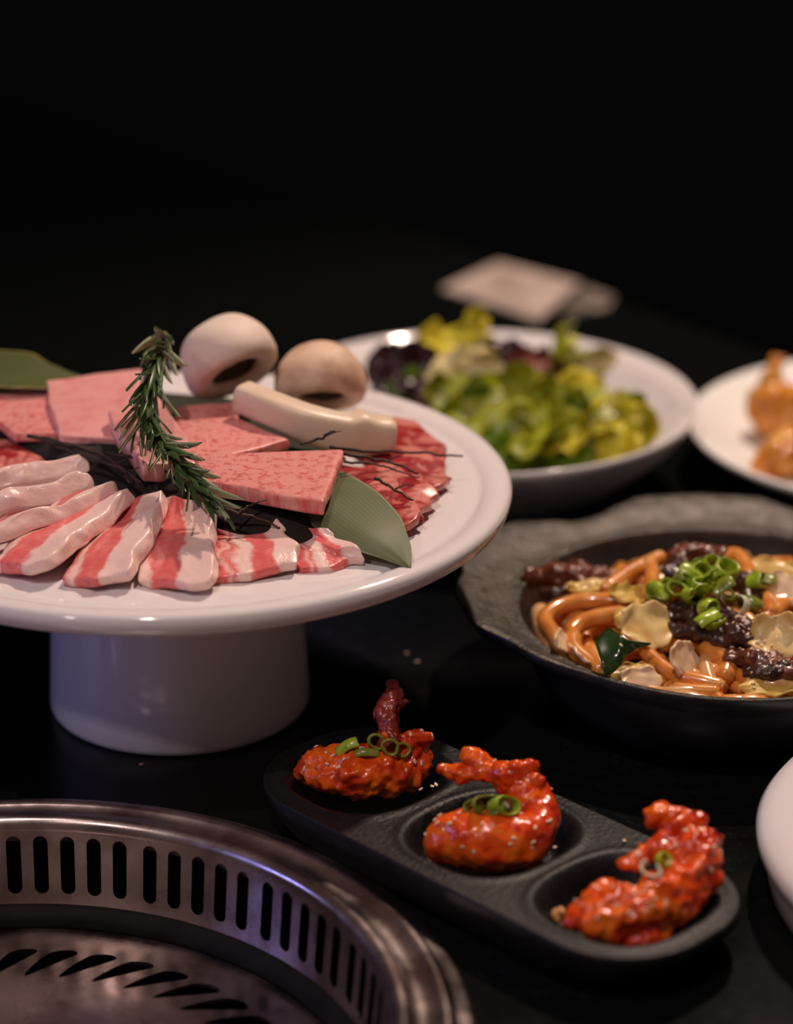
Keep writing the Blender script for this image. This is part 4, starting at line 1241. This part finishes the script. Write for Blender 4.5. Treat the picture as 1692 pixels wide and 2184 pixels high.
for k, (px, mt, r, lb) in enumerate([
 ([(1120, 1240, .0430), (1160, 1222, .0450), (1210, 1225, .0460), (1250, 1250, .0440)], BROWNMEAT, (.004, .0055, .006, .004), 'crumpled reddish brown meat piece at the back left of the pan'),
 ([(1230, 1215, .0450), (1270, 1225, .0460), (1310, 1232, .0470)], BROWNMEAT, (.004, .0055, .004), 'brown meat piece right of the crumpled reddish one'),
 ([(1165, 1265, .0430), (1200, 1270, .0430), (1230, 1262, .0440)], DARKMEAT, (.004, .005, .004), 'dark meat shred under the reddish brown piece'),
 ([(1430, 1222, .0540), (1450, 1210, .0550), (1470, 1235, .0545)], DARKMEAT, (.0045, .006, .005), 'dark meat piece behind the spring onion heap'),
 ([(1440, 1310, .0510), (1490, 1305, .0520), (1530, 1315, .0520), (1590, 1350, .0500)], DARKMEAT, (.0055, .0075, .007, .006), 'largest dark meat piece under the spring onions'),
 ([(1440, 1345, .0490), (1500, 1345, .0500), (1560, 1360, .0500), (1610, 1372, .0490)], DARKMEAT, (.005, .0065, .007, .005), 'dark meat strip in front of the largest dark piece'),
 ([(1560, 1400, .0460), (1620, 1412, .0460), (1680, 1430, .0450)], BROWNMEAT, (.004, .0062, .006), 'brown meat strip at the right front with sesame on it'),
 ([(1600, 1430, .0430), (1660, 1440, .0430), (1710, 1435, .0430)], DARKMEAT, (.004, .006, .006), 'dark meat strip in front of the scalloped cabbage piece'),
 ([(1590, 1235, .0540), (1605, 1262, .0530), (1612, 1290, .0520)], DARKMEAT, (.0045, .0055, .005), 'dark meat piece right of the spring onion heap'),
 ([(1440, 1190, .0560), (1480, 1182, .0560), (1530, 1190, .0555)], BROWNMEAT, (.004, .0055, .005), 'brown meat strip along the back top of the noodle heap'),
]):
    V, Fc, _ = blob(chain([at(*p) for p in px], list(r), 10), .0012, 2, ((.0036, 125, k), (.0014, 330, k + 3)))
    link('meat_piece', V, Fc, mt, label=lb, cat='meat', group=MG)
# spring onion heap
SOG = 'spring onion rings heaped on the noodles'
q = rnd(31)
spots = [(1400, 1262, .058, SCALLION, 'leftmost spring onion ring of the noodle heap'), (1420, 1250, .0595, SCALLION, 'spring onion ring second from the left of the noodle heap'),
 (1412, 1272, .0575, SCALLION_OL, 'olive spring onion ring at the lower left of the noodle heap'), (1448, 1258, .062, SCALLION, 'large spring onion ring at the heap centre left, open to the front'),
 (1470, 1238, .0645, SCALLION, 'spring onion ring at the upper left of the heap'), (1490, 1212, .0665, SCALLION, 'spring onion ring at the top left of the heap'),
 (1522, 1202, .0675, SCALLION, 'topmost spring onion ring on the noodles'), (1548, 1218, .0655, SCALLION, 'spring onion ring at the top right of the heap'),
 (1500, 1248, .0650, SCALLION, 'spring onion ring in the very middle of the heap'), (1530, 1240, .0650, SCALLION, 'spring onion ring right of the heap middle'),
 (1478, 1272, .0615, SCALLION, 'spring onion ring at the front centre of the heap'), (1552, 1268, .0610, SCALLION_OL, 'olive spring onion ring at the lower right of the heap'),
 (1512, 1302, .0590, SCALLION, 'spring onion ring hanging at the front over dark meat'), (1525, 1322, .0570, SCALLION, 'lowest spring onion ring at the front of the heap'),
 (1615, 1240, .0590, SCALLION, 'separate spring onion ring at the right of the heap'), (1572, 1292, .0565, SCALLION_W, 'pale spring onion ring right of the hanging one'),
 (1602, 1288, .0560, SCALLION_OL, 'olive spring onion ring furthest right on the dark meat'), (1500, 1222, .0675, SCALLION, 'small spring onion ring just below the topmost one')]
for k, (x, y, z, mt, lb) in enumerate(spots):
    n = Vector((q.uniform(-.8, .8), q.uniform(-1, -.1), q.uniform(.15, .9))).normalized()
    onion(at(x, y, z), n, q.uniform(.0042, .0062), q.uniform(.0024, .0042), mt, lb, SOG, 300 + k, arc=q.choice((6.283, 6.283, 5.0)), squash=q.uniform(.55, .95), r=.0014)
for k, (x, y, z, lb) in enumerate([(1440, 1240, .0645, 'flat green spring onion slice leaning at the left of the noodle heap'), (1478, 1222, .068, 'flat spring onion slice leaning at the top left of the noodle heap'), (1515, 1228, .069, 'broad flat spring onion slice on the crown of the noodle heap'),
  (1542, 1248, .0665, 'flat spring onion slice on the right slope of the noodle heap'), (1490, 1266, .0650, 'flat spring onion slice facing front in the middle of the noodle heap'), (1405, 1258, .0605, 'flat spring onion slice at the far left of the noodle heap'),
  (1628, 1232, .0600, 'flat spring onion slice lying against the separate right ring'), (1510, 1318, .0590, 'flat spring onion slice beside the lowest ring')]):
    flat_piece(at(x, y, z), (q.uniform(-1, 1), q.uniform(-.6, .6), q.uniform(-.8, .8)), q.uniform(.009, .013), q.uniform(.006, .009), SCALLION if k % 3 else SCALLION_OL, lb, SOG, k)
# sesame over the noodles
V, Fc = [], []
q = rnd(8)
sv = [x.co.copy() for x in SEED.vertices]; sf = [tuple(x.vertices) for x in SEED.polygons]
dg = bpy.context.evaluated_depsgraph_get(); dg.update()
hits = 0
for k in range(900):
    if k < 110: x, y = q.gauss(1590, 60), q.gauss(1405, 26)
    elif k < 200: x, y = q.gauss(1330, 50), q.gauss(1262, 16)
    else: x, y = q.uniform(1110, 1690), q.uniform(1190, 1470)
    p0 = at(x, y, .09); org = Vector((p0.x + q.uniform(-.002, .002), p0.y, .12))
    tgt = at(x, y, .045); d = Vector((0, 0, -1))
    org = Vector((tgt.x, tgt.y, .12))
    ok, loc, nrm, _, ob, _ = scene.ray_cast(dg, org, d)
    if not ok or loc.z < .036 or math.hypot(loc.x - PX, loc.y - PY) > .085 or ob.name.startswith('spring') or ob.name.startswith('pan'): continue
    if k >= 200 and hits > 190: break
    R = nrm.to_track_quat('Z', 'Y').to_matrix() @ Euler((0, 0, q.uniform(0, 6.28))).to_matrix()
    b_ = len(V); s = q.uniform(.6, .85)
    V += [loc + nrm * .0003 + R @ (p * s) for p in sv]; Fc += [tuple(i + b_ for i in t) for t in sf]
    hits += 1
if V: link('sesame_seeds', V, Fc, SESAME, label='toasted sesame seeds sprinkled over the noodles and meat', cat='sesame', kind='stuff')

# ------------------------------------------------------------------ salad leaves
SG = 'leaves of the salad in the white bowl'
def dome(x, y): return .030 + .030 * max(0, 1 - ((x - BX) ** 2 + (y - BY) ** 2) / .085 ** 2)
SAL = [
 (1008, 705, .080, LET_Y, .036, .020, 'yellow frilly salad leaf tip standing highest against the back rim'), (965, 745, .074, LET_Y, .040, .026, 'yellow-green frilly leaf below the highest leaf tip'),
 (1080, 760, .073, LET_P, .034, .018, 'purple-red lettuce leaf at the back centre of the salad'), (1130, 790, .070, LET_R, .034, .020, 'red-brown lettuce leaf right of the purple back leaf'),
 (1190, 745, .076, LET_G, .040, .020, 'pointed green leaf standing at the back right of the salad'), (1215, 775, .068, LET_G, .030, .020, 'small green leaf at the base of the pointed leaf'),
 (838, 792, .070, LET_P, .028, .026, 'dark purple lettuce leaf at the left end of the salad'), (892, 800, .071, LET_P, .028, .026, 'dark purple leaf beside the left end leaf'),
 (985, 810, .070, LET_W, .046, .030, 'pale cream lettuce rib left of the salad centre'), (1040, 830, .069, LET_W, .040, .026, 'pale lettuce rib just right of the cream rib'),
 (1060, 870, .066, LET_G, .050, .034, 'large green leaf in the middle of the salad'), (1000, 870, .064, LET_G, .046, .032, 'green leaf left of the middle leaf'),
 (1130, 850, .067, LET_Y, .044, .026, 'yellow leaf with brown dressing at the salad centre'), (1180, 880, .066, LET_G, .040, .028, 'green leaf right of the yellow centre leaf'),
 (1220, 850, .066, LET_Y, .040, .028, 'yellow-green leaf at the upper right of the salad'), (1265, 880, .062, LET_G, .042, .036, 'broad green leaf towards the right rim'),
 (1230, 800, .066, LET_W, .044, .014, 'thin pale strip lying at the back right of the salad'), (1335, 925, .052, LET_Y, .036, .032, 'bright yellow-green frilly leaf at the right end of the salad'),
 (1300, 950, .050, LET_Y, .036, .026, 'yellow leaf at the lower right of the salad'), (828, 765, .073, LET_P, .018, .015, 'small dark purple leaf tip pointing at the back left rim'), (890, 772, .074, LET_P, .024, .020, 'dark purple leaf between the tip and the cream lettuce rib'),
 (1270, 945, .050, LET_P, .026, .024, 'small purple leaf at the lower right between yellow leaves'),
 (1200, 930, .058, LET_Y, .034, .022, 'yellow leaf at the front right centre'), (1125, 925, .058, LET_G, .046, .034, 'olive green leaf at the front centre of the salad'),
 (1100, 970, .049, LET_D, .050, .030, 'deep green leaf at the front rim near the cake stand'), (1190, 970, .048, LET_D, .044, .028, 'deep green leaf at the front rim, right one'),
 (1010, 910, .056, LET_D, .050, .034, 'deep green leaf just above the cake stand rim'), (920, 850, .060, LET_D, .044, .030, 'deep green leaf below the dark purple leaves'),
 (960, 880, .058, LET_R, .040, .026, 'brownish leaf beside the cake stand rim'), (1200, 900, .062, LET_D, .030, .024, 'small deep green leaf right of the salad centre'),
 (1300, 900, .056, LET_G, .040, .030, 'green leaf behind the right end leaf'), (1150, 905, .062, LET_G, .040, .028, 'green leaf in front of the yellow centre leaf'),
]
q = rnd(17)
for k, (x, y, z, mt, L, w, lb) in enumerate(SAL):
    c = at(x, y, z - .004)
    rot = (q.uniform(.3, 1.0), q.uniform(-.4, .4), q.uniform(-.9, .9))
    if mt is LET_P: rot = (q.uniform(.9, 1.2), q.uniform(-.2, .2), q.uniform(-.3, .5))
    if k in (0, 4): rot = (1.2, 0, 1.4 if k == 4 else 1.2)
    sheet('lettuce_leaf', c, L * 1.12, w * 1.15, rot, mt, lb, 'salad leaf', 400 + k, ruffle=.0034, thick=.0007, cup=.006, group=SG, freq=1.9, taper=.35, nu=26, nv=18)
V, Fc, MI = [], [], []
q = rnd(64)
for k in range(120):
    rr, a = .074 * math.sqrt(q.random()), q.uniform(0, 6.28)
    x, y = BX + .004 + rr * math.cos(a), BY - .004 + rr * math.sin(a)
    c = Vector((x, y, max(.022 + .012 * (rr / .074) ** 2, lerp(.048, .030, rr / .074)) - q.uniform(0, .010) * (1 - rr / .08)))
    R = Euler((q.uniform(-.5, .5), q.uniform(-.5, .5), q.uniform(0, 6.28))).to_matrix()
    L, w, ph = q.uniform(.020, .030), q.uniform(.014, .020), q.uniform(0, 6)
    b_ = len(V); n, m = 9, 7
    for i in range(n):
        for j in range(m):
            u, t = i / (n - 1) - .5, j / (m - 1) - .5
            ww = w * (1 - .8 * (2 * u) ** 2 * .6)
            ed = max(abs(u), abs(t)) * 2
            p = c + R @ Vector((u * L, t * ww, .004 * ((2 * t) ** 2) + .0022 * ed * math.sin(11 * u + ph) + .0015 * math.sin(9 * t + ph)))
            d = math.hypot(p.x - BX, p.y - BY)
            floor_z = .0125 if d < .05 else .0125 + (d - .05) * .62
            p.z = max(p.z, floor_z)
            V.append(p)
    for i in range(n - 1):
        for j in range(m - 1):
            Fc.append((b_ + i * m + j, b_ + (i + 1) * m + j, b_ + (i + 1) * m + j + 1, b_ + i * m + j + 1)); MI.append(k % 5)
link('salad_bed', V, Fc, [LET_D, LET_G, LET_D, LET_Y, LET_P], matidx=MI, label='small mixed leaves filling the bottom of the salad bowl', cat='salad', kind='stuff')

# ------------------------------------------------------------------ dumplings
DG = 'fried dumplings on the cream plate'
def dumpling(sph, label, seed):
    V, Fc, _ = blob(sph, .0016, 5, ((.0030, 90, seed), (.0014, 220, seed + 1)))
    link('fried_dumpling', V, Fc, GOLD, label=label, cat='dumpling', group=DG)
def lift(p, dz): return p + Vector((0, 0, dz))
d1 = at(1652, 868, .034)
dumpling([(d1, (.0165, .015, .0165)), (d1 + Vector((.012, .004, -.002)), .0135), (d1 + Vector((-.002, .002, .014)), .0085), (d1 + Vector((-.002, .003, .021)), .0052), (d1 + Vector((.0, .003, .027)), (.0058, .004, .0035)), (d1 + Vector((.004, .003, .029)), .003)],
         'rear fried dumpling gathered to an upright tip on the cream plate', 3)
d2 = at(1690, 968, .030)
dumpling([(d2, (.019, .014, .0125)), (d2 + Vector((-.010, -.004, -.004)), (.012, .010, .009)), (d2 + Vector((-.017, -.008, -.008)), (.006, .006, .005)), (d2 + Vector((.006, .002, .008)), (.014, .008, .008)), (d2 + Vector((.02, .0, .0)), .013)],
         'front fried dumpling with a folded edge, cut by the right frame edge', 9)
